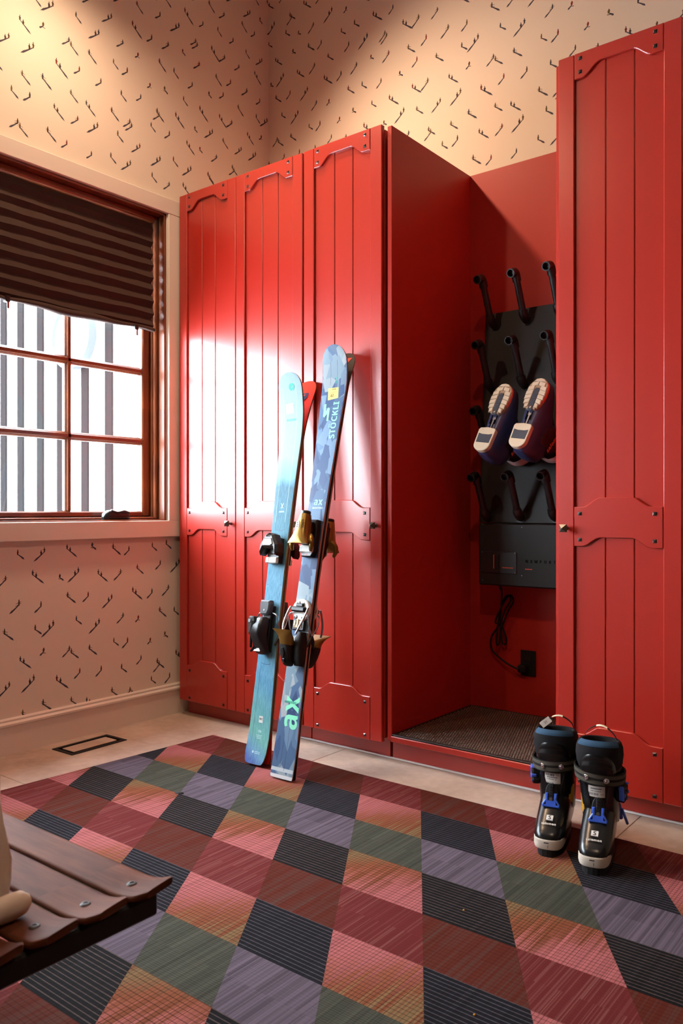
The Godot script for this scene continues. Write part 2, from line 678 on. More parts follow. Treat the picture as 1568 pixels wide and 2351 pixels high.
func make_materials() -> void:
	var red := mat("red_paint", s8(168, 36, 24), 0.33, 0.5)
	red.clearcoat_enabled = true
	red.clearcoat = 0.5
	red.clearcoat_roughness = 0.24
	mat("red_inside", s8(168, 36, 24), 0.45, 0.4)
	mat("white_trim", s8(224, 214, 202), 0.38, 0.5)
	mat("ceiling_white", s8(232, 228, 222), 0.9, 0.2)
	mat("black_iron", s8(26, 25, 24), 0.3, 0.6)
	mat("pewter", s8(112, 108, 102), 0.32, 0.5, 0.85)
	mat("dark_bolt", s8(56, 52, 48), 0.5, 0.4, 0.2)
	mat("chrome", s8(206, 208, 212), 0.2, 0.5, 1.0)
	mat("steel", s8(170, 172, 176), 0.3, 0.5, 0.9)
	mat("black_plastic", s8(24, 24, 26), 0.34, 0.5)
	mat("matte_black", s8(20, 19, 20), 0.62, 0.4)
	mat("dryer_panel", s8(27, 25, 25), 0.5, 0.4)
	mat("pipe_black", s8(22, 22, 24), 0.4, 0.5)
	mat("hole", s8(4, 4, 4), 0.9, 0.1)
	mat("rubber", s8(44, 33, 30), 0.5, 0.5)
	mat("rubber_worn", s8(112, 92, 82), 0.4, 0.5)
	mat("grout", s8(202, 192, 180), 0.9, 0.3)
	mat("caulk", s8(206, 202, 200), 0.5, 0.4)
	mat("shade", s8(72, 57, 51), 0.9, 0.15)
	mat("canvas", s8(218, 202, 186), 0.9, 0.2)
	mat("siding_white", s8(238, 240, 242), 0.6, 0.3)
	mat("siding_batten", s8(20, 19, 19), 0.95, 0.08)
	mat("snow", s8(240, 244, 250), 0.9, 0.2)
	mat("orange_print", s8(214, 74, 34), 0.5)
	mat("gold", s8(142, 112, 54), 0.3, 0.5, 0.75)
	mat("white_plastic", s8(220, 218, 212), 0.4, 0.5)
	mat("mint", s8(128, 216, 178), 0.5, 0.4)
	mat("print_green", s8(62, 156, 136), 0.6, 0.25)
	mat("print_navy", s8(46, 52, 84), 0.5, 0.4)
	mat("print_pale", s8(176, 204, 208), 0.5, 0.4)
	mat("ink", s8(24, 22, 22), 0.6, 0.3)
	mat("tag_yellow", s8(226, 200, 120), 0.6, 0.3)
	mat("tag_cream", s8(222, 214, 192), 0.6, 0.3)
	mat("sidewall_olive", s8(122, 128, 92), 0.5)
	mat("sidewall_copper", s8(186, 142, 124), 0.45)
	mat("base_red", s8(214, 46, 28), 0.4)
	mat("base_black", s8(26, 22, 20), 0.35)
	mat("boot_black", s8(17, 18, 19), 0.26, 0.5)
	mat("liner", s8(27, 25, 28), 0.85, 0.3)
	mat("liner_blue", s8(44, 72, 96), 0.75, 0.3)
	mat("buckle_blue", s8(56, 92, 196), 0.35, 0.5)
	mat("sole_white", s8(184, 174, 160), 0.5, 0.4)
	mat("boot_navy", s8(44, 52, 84), 0.3, 0.55)
	mat("boot_plum", s8(42, 32, 38), 0.3, 0.55)
	mat("boot_grey", s8(206, 200, 202), 0.45, 0.4)
	mat("sole_cream", s8(192, 178, 156), 0.6, 0.35)
	mat("sole_tan", s8(146, 124, 100), 0.6, 0.35)
	mat("sole_dark", s8(58, 62, 72), 0.6, 0.35)
	mat("sole_red", s8(206, 92, 70), 0.55, 0.35)
	mat("sticker_amber", s8(206, 146, 36), 0.5, 0.4)
	mat("logo_white", s8(206, 204, 200), 0.5, 0.4)
	triplanar(mat("wallpaper", Color.WHITE, 0.82, 0.3), wallpaper_picture(), 1.0 / 1.37, true)
	triplanar(mat("tile", Color.WHITE, 0.5, 0.5), tile_picture(), 0.8, true)
	var warm_dark := s8(58, 24, 12)
	var warm_light := s8(168, 88, 42)
	var post := triplanar(mat("wood_upright", Color.WHITE, 0.3, 0.6), wood_picture(41, warm_dark, warm_light, false), 1.3)
	post.clearcoat_enabled = true
	post.clearcoat = 0.4
	post.clearcoat_roughness = 0.15
	var rail := triplanar(mat("wood_level", Color.WHITE, 0.3, 0.6), wood_picture(42, warm_dark, warm_light, true), 1.3)
	rail.clearcoat_enabled = true
	rail.clearcoat = 0.4
	rail.clearcoat_roughness = 0.15
	triplanar(mat("wood_dark", Color.WHITE, 0.5, 0.4), wood_picture(44, s8(70, 40, 26), s8(124, 80, 54), false), 1.0)
	triplanar(mat("walnut", Color.WHITE, 0.55, 0.16), wood_picture(43, s8(56, 28, 17), s8(124, 72, 48), true, 5.0, 60.0), 1.6)
	var rug := mat("rug", Color.WHITE, 0.85, 0.18)
	rug.albedo_texture = rug_picture()
	var ice := mat("ice_topsheet", Color.WHITE, 0.5, 0.25)
	ice.albedo_texture = ice_picture()
	var spl := mat("splinter_topsheet", s8(206, 206, 206), 0.45, 0.28)
	spl.albedo_texture = splinter_picture()
	for k in 2:
		var lb := mat("boot_label_%d" % k, Color.WHITE, 0.5, 0.4)
		lb.albedo_texture = label_picture(k == 0)
	var st := mat("strap", Color.WHITE, 0.8, 0.3)
	st.albedo_texture = strap_picture()
	var glass := mat("glass", Color(1, 1, 1, 0.03), 0.02, 0.5)
	glass.transparency = BaseMaterial3D.TRANSPARENCY_ALPHA
	var lamp := mat("lamp_glow", s8(255, 226, 180), 0.5)
	lamp.emission_enabled = true
	lamp.emission = s8(255, 206, 148)
	lamp.emission_energy_multiplier = 4.0


# ---------------------------------------------------------------- setting
func build_room() -> void:
	var g := G.new()
	# window wall with its opening
	var z0 := 0.763
	var z1 := 3.67
	g.bx(-0.2, 0, -0.2, WALL_TOP, -0.2, z0)
	g.bx(-0.2, 0, -0.2, WALL_TOP, z1, 5.6)
	g.bx(-0.2, 0, -0.2, 0.978, z0, z1)
	g.bx(-0.2, 0, 2.515, WALL_TOP, z0, z1)
	struct("wall_left", g, M.wallpaper)
	g = G.new()
	g.bx(0, 5.2, -0.2, WALL_TOP, -0.2, 0)
	struct("wall_back", g, M.wallpaper)
	g = G.new()
	g.bx(5.2, 5.4, -0.2, WALL_TOP, -0.2, 5.6)
	struct("wall_right", g, M.wood_dark)
	g = G.new()
	g.bx(0, 5.2, -0.2, WALL_TOP, 5.4, 5.6)
	struct("wall_front", g, M.wood_dark)
	g = G.new()
	g.bx(-0.2, 5.4, WALL_TOP, WALL_TOP + 0.2, -0.2, 5.6)
	struct("ceiling", g, M.ceiling_white)
	g = G.new()
	g.bx(0, 5.2, -0.2, -0.003, 0, 5.4)
	var floor_node := struct("floor", g, M.grout)
	var xs := [0.0, 1.07, 2.33, 3.59, 4.85, 5.2]
	var zs := [0.0, 0.5, 1.132, 1.76, 2.39, 3.02, 3.65, 4.28, 4.91, 5.4]
	for i in xs.size() - 1:
		for j in zs.size() - 1:
			g = G.new()
			g.bx(xs[i] + 0.0012, xs[i + 1] - 0.0012, -0.012, 0.0, zs[j] + 0.0012, zs[j + 1] - 0.0012, 0.0012)
			obj("tile", g, M.tile, floor_node)
	g = G.new()
	var prof := [Vector2(0, 0), Vector2(0.016, 0), Vector2(0.016, 0.118), Vector2(0.022, 0.122), Vector2(0.022, 0.13), Vector2(0.013, 0.138), Vector2(0.013, 0.146), Vector2(0.008, 0.152), Vector2(0, 0.152)]
	g.prism(Transform3D(Basis.IDENTITY, Vector3.ZERO), prof, 0.0, 5.4)
	struct("baseboard_left", g, M.white_trim)
	g = G.new()
	g.bx(0.7, 2.6, 0, 0.007, 0.638, 0.652, 0.003)
	struct("trim_1", g, M.caulk)


func build_window() -> void:
	var z0 := 0.763
	var z1 := 3.67
	# painted casing round the opening
	var g := G.new()
	var outer := [Vector2(0.687, 0.898), Vector2(3.746, 0.898), Vector2(3.746, 2.592), Vector2(0.687, 2.592)]
	var root := struct("window_1", casing_shape(outer, z0, z1), M.white_trim)
	# timber jamb: four boards lining the opening, with a stop
	for b in [[z0, z0 + 0.014, 0.978, 2.515, "wood_upright"], [z1 - 0.014, z1, 0.978, 2.515, "wood_upright"], [z0, z1, 0.978, 0.986, "wood_level"], [z0, z1, 2.503, 2.515, "wood_level"]]:
		g = G.new()
		g.bx(-0.19, 0.018, b[2], b[3], b[0], b[1], 0.002)
		obj("jamb", g, M[b[4]], root)
	for b in [[z0 + 0.014, z0 + 0.034, 0.986, 2.503, "wood_upright"], [z1 - 0.034, z1 - 0.014, 0.986, 2.503, "wood_upright"], [z0 + 0.034, z1 - 0.034, 2.475, 2.503, "wood_level"], [z0 + 0.034, z1 - 0.034, 0.986, 0.998, "wood_level"]]:
		g = G.new()
		g.bx(-0.12, -0.028, b[2], b[3], b[0], b[1], 0.004)
		g.bx(-0.12, -0.045, b[2], b[3], b[0] + (0.006 if b[0] < 1.0 else -0.006), b[1] + (0.006 if b[0] < 1.0 else -0.006), 0.002)
		obj("stop", g, M[b[4]], root)
	for z in [1.69, 2.66]:
		g = G.new()
		g.bx(-0.13, -0.03, 0.998, 2.475, z, z + 0.08, 0.004)
		obj("mullion", g, M.wood_upright, root)
	for sash in [[0.803, 1.69, 1.261], [1.77, 2.66, 2.215], [2.74, 3.63, 3.185]]:
		var a: float = sash[0]
		var b: float = sash[1]
		g = G.new()
		g.bx(-0.11, -0.062, 0.998, 2.475, a, a + 0.046, 0.006)
		g.bx(-0.11, -0.062, 0.998, 2.475, b - 0.046, b, 0.006)
		obj("sash_stile", g, M.wood_upright, root)
		g = G.new()
		g.bx(-0.11, -0.062, 0.998, 1.026, a + 0.046, b - 0.046, 0.006)
		g.bx(-0.11, -0.062, 2.43, 2.475, a + 0.046, b - 0.046, 0.006)
		obj("sash_rail", g, M.wood_level, root)
		g = G.new()
		g.bx(-0.1, -0.07, 1.026, 2.43, sash[2] - 0.018, sash[2] + 0.018, 0.006)
		g.bx(-0.1, -0.062, 1.026, 2.43, sash[2] - 0.010, sash[2] + 0.010, 0.004)
		obj("muntin", g, M.wood_upright, root)
		for y in [1.374, 1.723, 2.07]:
			g = G.new()
			g.bx(-0.1, -0.07, y - 0.019, y + 0.019, a + 0.046, b - 0.046, 0.006)
			g.bx(-0.1, -0.062, y - 0.011, y + 0.011, a + 0.046, b - 0.046, 0.004)
			obj("muntin", g, M.wood_level, root)
		var ys := [1.026, 1.374, 1.723, 2.07, 2.43]
		for i in 4:
			for q in [[a + 0.046, sash[2]], [sash[2], b - 0.046]]:
				g = G.new()
				g.quad(Vector3(-0.085, ys[i], q[0]), Vector3(-0.085, ys[i + 1], q[0]), Vector3(-0.085, ys[i + 1], q[1]), Vector3(-0.085, ys[i], q[1]), Vector3.RIGHT)
				obj("pane", g, M.glass, root)
	# folded crank handle cover on the sill
	g = G.new()
	var rings := []
	for e in [[0.972, 0.012, 0.010], [0.978, 0.02, 0.017], [1.0, 0.024, 0.022], [1.03, 0.022, 0.020], [1.06, 0.022, 0.026], [1.09, 0.022, 0.025], [1.112, 0.018, 0.018], [1.12, 0.008, 0.008]]:
		rings.append(super_ring(Vector3(-0.012, 0.986 + e[2] * 0.9, e[0]), Vector3.RIGHT, Vector3.UP, e[1], e[2] * 0.9, 14, 3.0))
	g.loft(rings)
	g.tube(smooth_line([Vector3(0.0, 1.018, 0.978), Vector3(0.008, 1.026, 1.01), Vector3(0.008, 1.02, 1.05), Vector3(0.004, 1.03, 1.085)]), 0.006, 8)
	var crank := obj("crank_handle", g, M.black_plastic, root)
	crank.set_meta("label", "black folding crank handle on the window sill")


func casing_shape(o: Array, z0: float, z1: float) -> G:
	var g := G.new()
	var a := 0.004
	# side boards between the head and the apron, all 32 mm proud
	g.bx(0, 0.032, 0.978, 2.515, o[0].x, z0 - a, 0.003)
	g.bx(0, 0.032, 0.978, 2.515, z1 + a, o[1].x, 0.003)
	g.bx(0, 0.032, 2.515, 2.592, o[0].x, o[1].x, 0.003)
	g.bx(0, 0.032, 0.898, 0.980, o[0].x, o[1].x, 0.003)
	# inner bead
	g.bx(0, 0.022, 0.978, 2.515, z0 - a, z0, 0.002)
	g.bx(0, 0.022, 0.978, 2.515, z1, z1 + a, 0.002)
	return g


func build_shade() -> void:
	var o := thing("pleated_shade", "brown pleated paper window shade pulled halfway down and clipped up at its bottom", "shade", Vector3(-0.03, 1.93, 2.215))
	var g := G.new()
	var za := -1.405
	var zb := 1.405
	var top := 0.535
	var pleats := 9
	var pitch := top / pleats
	var pts := []
	for k in pleats:
		pts.append(Vector2(-0.010, top - k * pitch))
		pts.append(Vector2(0.003 + 0.0010 * k, top - k * pitch - pitch * 0.60))
	pts.append(Vector2(-0.012, 0.0))
	var P := []
	for i in pts.size():
		var row := []
		for j in 61:
			var z: float = lerpf(za, zb, j / 60.0)
			var near := minf(absf(z - (0.93 - 2.215)), absf(z - (1.6 - 2.215)))
			var sag: float = -0.006 * clampf(near / 0.3, 0.0, 1.0) * (1.0 - pts[i].y / top) if i > 12 else 0.0
			row.append(Vector3(pts[i].x + 0.002 * sin(j * 1.7 + i), pts[i].y + sag + 0.0015 * sin(j * 0.9 + i * 2.0), z))
		P.append(row)
	for i in P.size() - 1:
		g.sheet([P[i], P[i + 1]], Vector3(1, (0.6 if i % 2 == 0 else -0.6), 0))
		var back := []
		for r in [P[i], P[i + 1]]:
			var q := []
			for p in r:
				q.append(p - Vector3(0.0012, 0, 0))
			back.append(q)
		g.sheet(back, Vector3(-1, (-0.6 if i % 2 == 0 else 0.6), 0))
	obj("pleats", g, M.shade, o)
	# the lowest folds gathered between the clips: a loose bundle that opens underneath
	g = G.new()
	var rings := []
	for j in 49:
		var z: float = lerpf(za + 0.01, zb, j / 48.0)
		var near := minf(absf(z - (0.93 - 2.215)), absf(z - (1.6 - 2.215)))
		var open := 0.007 + 0.010 * clampf(near / 0.25, 0.0, 1.0)
		var c := Vector3(0.008, 0.004 - 0.006 * clampf(near / 0.3, 0.0, 1.0) + 0.003 * sin(j * 1.3), z)
		rings.append(super_ring(c, Vector3(0.9, -0.3, 0).normalized(), Vector3(0.3, 0.9, 0).normalized(), 0.026, open, 12, 2.0))
	g.loft(rings)
	obj("bottom_fold", g, M.shade, o)
	for q in [[0.935, "right-hand one of the two small black clips gathering the brown shade", 1.912], [1.6, "small black clip on the brown shade's bottom at the photo's left edge", 1.914]]:
		var c := thing("shade_clip", q[1], "clip", Vector3(0.0, q[2], q[0]), 0.0, "shade clips")
		g = G.new()
		g.bx(-0.018, 0.008, -0.004, 0.022, -0.011, 0.011, 0.003)
		obj("jaw", g, M.black_plastic, c)
		g = G.new()
		g.bx(-0.008, -0.003, -0.03, -0.004, -0.008, -0.002, 0.001)
		g.bx(0.002, 0.007, -0.032, -0.004, -0.007, 0.004, 0.001)
		obj("grip", g, M.steel, c)


func build_outside() -> void:
	var o := thing("siding_wall", "white outside wall with dark upright battens seen through the window", "wall", Vector3(-3.2, -0.3, -0.8))
	var g := G.new()
	g.bx(-4.0, 2.0, 0, 5.0, -0.15, 0)
	obj("backing", g, M.siding_white, o)
	for k in 14:
		var x: float = [0.592, 0.247, -0.127, -0.456, -0.793, -1.101][k] if k < 6 else -1.101 - 0.339 * (k - 5)
		g = G.new()
		g.bx(x - 0.050, x + 0.050, 0, 5.0, 0.0, 0.02, 0.003)
		obj("batten", g, M.siding_batten, o)
	var d := thing("round_sign", "large white round disc with a raised rim on the outside wall beyond the window", "sign", Vector3(-3.06, 2.56, -0.78))
	g = G.new()
	g.lathe(at3(0, 0, 0, 90), [Vector2(0.0, 0.05), Vector2(0.26, 0.05)], 40)
	obj("face", g, M.siding_white, d)
	g = G.new()
	g.lathe(at3(0, 0, 0, 90), [Vector2(0.0, 0.0), Vector2(0.29, 0.0), Vector2(0.292, 0.075), Vector2(0.284, 0.08), Vector2(0.268, 0.075), Vector2(0.262, 0.05)], 40)
	obj("rim", g, mat("zinc", s8(58, 62, 64), 0.8, 0.1), d)
	g = G.new()
	g.bx(-14, -0.22, -0.5, -0.3, -0.6, 16)
	g.bx(-14, -0.22, -0.3, 0.35, -0.8, -0.5)
	var s := obj("snow_ground", g, M.snow)
	s.set_meta("kind", "structure")


# ---------------------------------------------------------------- lockers
func ogee(x0: float, x1: float, y_end: float, y_mid: float) -> Array:     # from left to right along a plate's shaped edge
	var w := x1 - x0
	var r := []
	for e in [[0.0, 0.0], [0.095, 0.0]]:
		r.append(Vector2(x0 + w * e[0], y_end))
	for k in range(1, 10):
		var t := k / 10.0
		r.append(Vector2(x0 + w * (0.095 + 0.215 * t), lerpf(y_end, y_mid, smoothstep(0.0, 1.0, t))))
	r.append(Vector2(x0 + w * 0.31, y_mid))
	r.append(Vector2(x0 + w * 0.66, y_mid))
	for k in range(1, 10):
		var t := k / 10.0
		r.append(Vector2(x0 + w * (0.66 + 0.215 * t), lerpf(y_mid, y_end, smoothstep(0.0, 1.0, t))))
	r.append(Vector2(x0 + w * 0.875, y_end))
	r.append(Vector2(x1, y_end))
	return r


func build_locker(x0: float, w: float, knob_x: float, label: String) -> Node3D:
	var o := thing("locker", label, "locker", Vector3(x0, 0, 0), 0.0, "tall red lockers with plank doors")
	var g := G.new()
	g.bx(0.0, 0.018, 0.09, 2.60, 0.02, 0.678, 0.001)
	g.bx(w - 0.016, w + 0.002, 0.09, 2.60, 0.02, 0.678, 0.001)
	g.bx(0.018, w - 0.016, 2.58, 2.60, 0.02, 0.678)
	g.bx(0.018, w - 0.016, 0.09, 0.11, 0.02, 0.678)
	g.bx(0.018, w - 0.016, 0.09, 2.60, 0.02, 0.035)
	obj("carcass", g, M.red_paint, o)
	g = G.new()
	g.bx(0.0, w + 0.002, 0.0, 0.09, 0.62, 0.64)
	obj("toe_kick", g, M.red_paint, o)
	var b := 0.076
	var t := 2.615
	g = G.new()
	g.bx(0.001, w - 0.001, b + 0.001, t - 0.001, 0.679, 0.684)
	var door := obj("door", g, M.red_paint, o)
	var sw := w * 0.138
	for q in [[0.0, sw], [w - sw, w]]:
		g = G.new()
		g.bx(q[0], q[1], b, t, 0.68, 0.700, 0.0025)
		obj("stile", g, M.red_paint, door)
	var e := [sw, w * 0.398, w * 0.632, w - sw]
	for k in 3:
		g = G.new()
		g.bx(e[k] + (0.0005 if k == 0 else 0.0012), e[k + 1] - (0.0005 if k == 2 else 0.0012), b, t, 0.681, 0.690, 0.0022)
		obj("plank", g, M.red_paint, door)
	var pts := ogee(sw + 0.001, w - sw - 0.001, 2.527, 2.567)
	pts.append(Vector2(w - sw - 0.001, t))
	pts.append(Vector2(sw + 0.001, t))
	g = G.new()
	g.prism(Transform3D(), pts, 0.688, 0.7005, 0.002)
	obj("top_plate", g, M.red_paint, door)
	pts = ogee(sw + 0.001, w - sw - 0.001, 1.042, 1.074)
	var low := ogee(sw + 0.001, w - sw - 0.001, 0.906, 0.937)
	low.reverse()
	g = G.new()
	g.prism(Transform3D(), pts + low, 0.688, 0.7005, 0.002)
	obj("middle_plate", g, M.red_paint, door)
	pts = ogee(sw + 0.001, w - sw - 0.001, 0.256, 0.288)
	pts.append(Vector2(w - sw - 0.001, b))
	pts.append(Vector2(sw + 0.001, b))
	g = G.new()
	g.prism(Transform3D(), pts, 0.688, 0.7005, 0.002)
	obj("bottom_plate", g, M.red_paint, door)
	g = G.new()
	g.prism(Transform3D(), [Vector2(-0.0065, -0.0065), Vector2(0.0065, -0.0065), Vector2(0.0065, 0.0065), Vector2(-0.0065, 0.0065)], -0.002, 0.004, 0.0035)
	var nail := g.mesh()
	for y in [2.595, 2.548, 1.019, 0.929, 0.231, 0.094]:
		for x in [0.19 * w, 0.797 * w]:
			obj("nail_head", nail, M.black_iron, door, at3(x, y, 0.7005, 0, 0, rng.randf_range(-8, 8)))
	g = G.new()
	g.lathe(at3(knob_x, 0.968, 0.70, 90), [Vector2(0.0, 0.0), Vector2(0.009, 0.0), Vector2(0.006, 0.004), Vector2(0.005, 0.02), Vector2(0.008, 0.024)], 12)
	g.box(at3(knob_x, 0.968, 0.728), Vector3(0.027, 0.027, 0.008), 0.001)
	var c := Vector3(knob_x, 0.968, 0.743)
	var s := 0.0125
	var k4 := [Vector3(-s, -s, 0), Vector3(s, -s, 0), Vector3(s, s, 0), Vector3(-s, s, 0)]
	for i in 4:
		g.tri(Vector3(knob_x, 0.968, 0.732) + k4[i], Vector3(knob_x, 0.968, 0.732) + k4[(i + 1) % 4], c, k4[i] + k4[(i + 1) % 4] + Vector3(0, 0, 0.03))
	obj("knob", g, M.pewter, door)
	return o


func build_bay() -> void:
	var o := thing("locker_bay", "open red locker bay without a door, with a black boot dryer on its back", "locker", Vector3(1.31, 0, 0))
	var x1 := 0.746
	for q in [[0.0, 0.022], [x1 - 0.015, x1]]:
		var g := G.new()
		g.bx(q[0], q[1], 0.085, 2.607, 0.016, 0.680, 0.002)
		obj("side_panel", g, M.red_inside, o)
	var g := G.new()
	g.bx(0.022, x1 - 0.015, 0.085, 2.607, 0.016, 0.030)
	obj("back_panel", g, M.red_inside, o)
	g = G.new()
	g.bx(0.022, x1 - 0.015, 0.083, 0.108, 0.030, 0.690, 0.003)
	obj("base_panel", g, M.red_paint, o)
	g = G.new()
	g.bx(0.0, x1, 0.0, 0.085, 0.62, 0.64)
	obj("toe_kick", g, M.red_paint, o)
	var m := thing("drip_mat", "dark brown perforated rubber mat on the floor of the open locker", "mat", Vector3(1.335, 0.108, 0.032))
	g = G.new()
	g.bx(0, 0.703, 0, 0.004, 0, 0.655, 0.001)
	for q in [[0.0, 0.703, 0.0, 0.012], [0.0, 0.703, 0.64, 0.655], [0.0, 0.012, 0.012, 0.64], [0.691, 0.703, 0.012, 0.64]]:
		g.bx(q[0], q[1], 0.0, 0.0062, q[2], q[3], 0.001)
	obj("backing", g, M.rubber, m)
	g = G.new()
	var row := 0
	var z := 0.02
	while z < 0.634:
		var x := 0.018 + (0.0055 if row % 2 else 0.0)
		while x < 0.686:
			g.box(Transform3D(Basis(), Vector3(x, 0.0052, z)), Vector3(0.0068, 0.0036, 0.0066), 0.0)
			x += 0.011
		z += 0.0155
		row += 1
	var n := obj("nubs", g, M.rubber_worn, m)
	n.set_meta("kind", "stuff")


func build_dryer() -> void:
	var o := thing("boot_dryer", "black wall-mounted boot dryer with rows of elbow pipes in the open locker", "boot dryer", Vector3(1.47, 0.70, 0.03))
	var w := 0.43
	var g := G.new()
	# tilted panel over an upright box, drawn in side view and extruded across
	var side := Transform3D(Basis(Vector3(0, 0, 1), Vector3(0, 1, 0), Vector3(-1, 0, 0)), Vector3.ZERO)
	g.prism(side, [Vector2(0, 0.277), Vector2(0.168, 0.277), Vector2(0.108, 1.212), Vector2(0, 1.212)], 0.0, -w, 0.0)
	obj("panel", g, M.dryer_panel, o)
	g = G.new()
	g.bx(0, w, 0, 0.274, 0, 0.172, 0.006)
	obj("fan_box", g, M.dryer_panel, o)
	g = G.new()
	g.bx(0.014, 0.185, 0.055, 0.150, 0.170, 0.176, 0.002)
	var ctl := obj("control_plate", g, M.black_plastic, o)
	g = G.new()
	g.bx(0.076, 0.079, 0.075, 0.136, 0.176, 0.178)
	obj("indicator", g, M.orange_print, ctl)
	g = G.new()
	g.bx(0.08, 0.104, 0.075, 0.136, 0.176, 0.180, 0.001)
	obj("timer", g, M.matte_black, ctl)
	g = G.new()
	for k in 10:
		g.bx(0.118 + k * 0.0052, 0.1218 + k * 0.0052, 0.079, 0.083, 0.1755, 0.1768)
	obj("legend", g, M.orange_print, ctl)
	g = G.new()
	for k in 6:
		g.bx(0.224 + k * 0.0056, 0.228 + k * 0.0056, 0.077, 0.0805, 0.1715, 0.1726)
	obj("legend", g, M.orange_print, o)
	for k in 7:
		text("NEWPORT"[k], 0.017, at3(0.232 + k * 0.021, 0.112, 0.1725), M.hole, o)
	g = G.new()
	for q in [[0.02, 0.268], [0.02, 0.022], [0.02, 0.146], [0.178, 0.146], [0.178, 0.06], [0.208, 0.05], [0.208, 0.258]]:
		g.lathe(at3(q[0], q[1], 0.1755 if q[1] > 0.055 and q[1] < 0.15 and q[0] < 0.2 else 0.171, 90), [Vector2(0.0022, 0), Vector2(0.002, 0.0012), Vector2(0.0, 0.0016)], 8)
	obj("screw", g, M.steel, o)
	# twelve pipes: a collar at the panel, an elbow, a slanting pipe, an elbow that opens into the room
	var pipe := G.new()
	var fit := G.new()
	var mouth := G.new()
	var a := Vector3(0, 0.0, 0.030)
	var b := Vector3(0, 0.162, 0.108)
	var d := (b - a).normalized()
	pipe.tube([a + d * 0.01, b], 0.0145, 14)
	fit.tube([Vector3(0, -0.006, -0.012), Vector3(0, -0.004, 0.004)], 0.0235, 16)
	fit.tube(smooth_line([Vector3(0, -0.004, 0.0), Vector3(0, -0.002, 0.014), a + d * 0.012, a + d * 0.034], 5), 0.0195, 14)
	var tip := [b - d * 0.022, b, b + d * 0.012 + Vector3(0, 0.002, 0.006), b + d * 0.014 + Vector3(0, -0.002, 0.020), b + d * 0.014 + Vector3(0, -0.012, 0.046)]
	fit.tube(smooth_line(tip, 4), 0.0185, 14, true, false)
	var e: Vector3 = tip[4]
	var ax := Vector3(0, -0.010, 0.026).normalized()
	var m := facing(e, ax)
	var hole := m * at3(0, 0, 0, 90)
	mouth.lathe(hole, [Vector2(0.0, -0.02), Vector2(0.0145, -0.02), Vector2(0.0148, 0.0), Vector2(0.0187, 0.0), Vector2(0.0187, -0.004)], 16)
	var pm := pipe.mesh()
	var fm := fit.mesh()
	var mm := mouth.mesh()
	for r in 4:
		var y := 1.163 - r * 0.286
		var z := 0.168 - 0.060 * (y - 0.277) / 0.935
		for c in 3:
			var p := obj("pipe", pm, M.pipe_black, o, at3(0.046 + c * 0.158, y, z))
			obj("elbow", fm, M.pipe_black, p)
			obj("mouth", mm, M.pipe_black, p)
	# flex: a bundle of loops tied in the middle, then across to the outlet
	g = G.new()
	var off := Vector3(1.47, 0.70, 0.03)
	var cord := [Vector3(1.526, 0.71, 0.115), Vector3(1.526, 0.66, 0.09), Vector3(1.515, 0.585, 0.075), Vector3(1.508, 0.50, 0.07), Vector3(1.515, 0.43, 0.062), Vector3(1.530, 0.424, 0.06), Vector3(1.535, 0.455, 0.066), Vector3(1.520, 0.52, 0.078), Vector3(1.540, 0.58, 0.085), Vector3(1.566, 0.62, 0.085), Vector3(1.562, 0.643, 0.08), Vector3(1.535, 0.638, 0.074), Vector3(1.512, 0.57, 0.08), Vector3(1.500, 0.48, 0.085), Vector3(1.495, 0.425, 0.08), Vector3(1.502, 0.422, 0.072), Vector3(1.512, 0.49, 0.066), Vector3(1.545, 0.575, 0.064), Vector3(1.572, 0.62, 0.066), Vector3(1.555, 0.648, 0.068), Vector3(1.528, 0.60, 0.09), Vector3(1.500, 0.54, 0.093), Vector3(1.494, 0.52, 0.088), Vector3(1.505, 0.515, 0.08), Vector3(1.49, 0.49, 0.07), Vector3(1.462, 0.455, 0.06), Vector3(1.452, 0.42, 0.055), Vector3(1.462, 0.385, 0.055), Vector3(1.495, 0.36, 0.058), Vector3(1.545, 0.335, 0.066), Vector3(1.59, 0.322, 0.075), Vector3(1.605, 0.32, 0.066)]
	var line := smooth_line(cord, 4)
	for i in line.size():
		line[i] -= off
	g.tube(line, 0.0042, 8)
	g.tube([Vector3(1.526, 0.715, 0.12) - off, Vector3(1.526, 0.672, 0.096) - off], [0.008, 0.006], 10)
	g.bx(1.590 - off.x, 1.628 - off.x, 0.302 - off.y, 0.336 - off.y, 0.0375 - off.z, 0.068 - off.z, 0.006)
	obj("power_cord", g, M.matte_black, o)
	var u := thing("wall_outlet", "black double power outlet low on the red back panel of the open locker", "outlet", Vector3(1.628, 0.343, 0.030))
	g = G.new()
	g.bx(-0.037, 0.037, -0.058, 0.058, 0, 0.0065, 0.003)
	var pl := obj("cover_plate", g, M.matte_black, u)
	for y in [0.022, -0.022]:
		g = G.new()
		g.bx(-0.017, 0.017, y - 0.015, y + 0.015, 0.006, 0.0075, 0.001)
		obj("socket", g, M.black_plastic, pl)
		if y > 0.0:
			g = G.new()
			g.bx(-0.0075, -0.0055, y - 0.002, y + 0.007, 0.0074, 0.0079)
			g.bx(0.0055, 0.0075, y - 0.002, y + 0.006, 0.0074, 0.0079)
			obj("slot", g, M.pewter, pl)


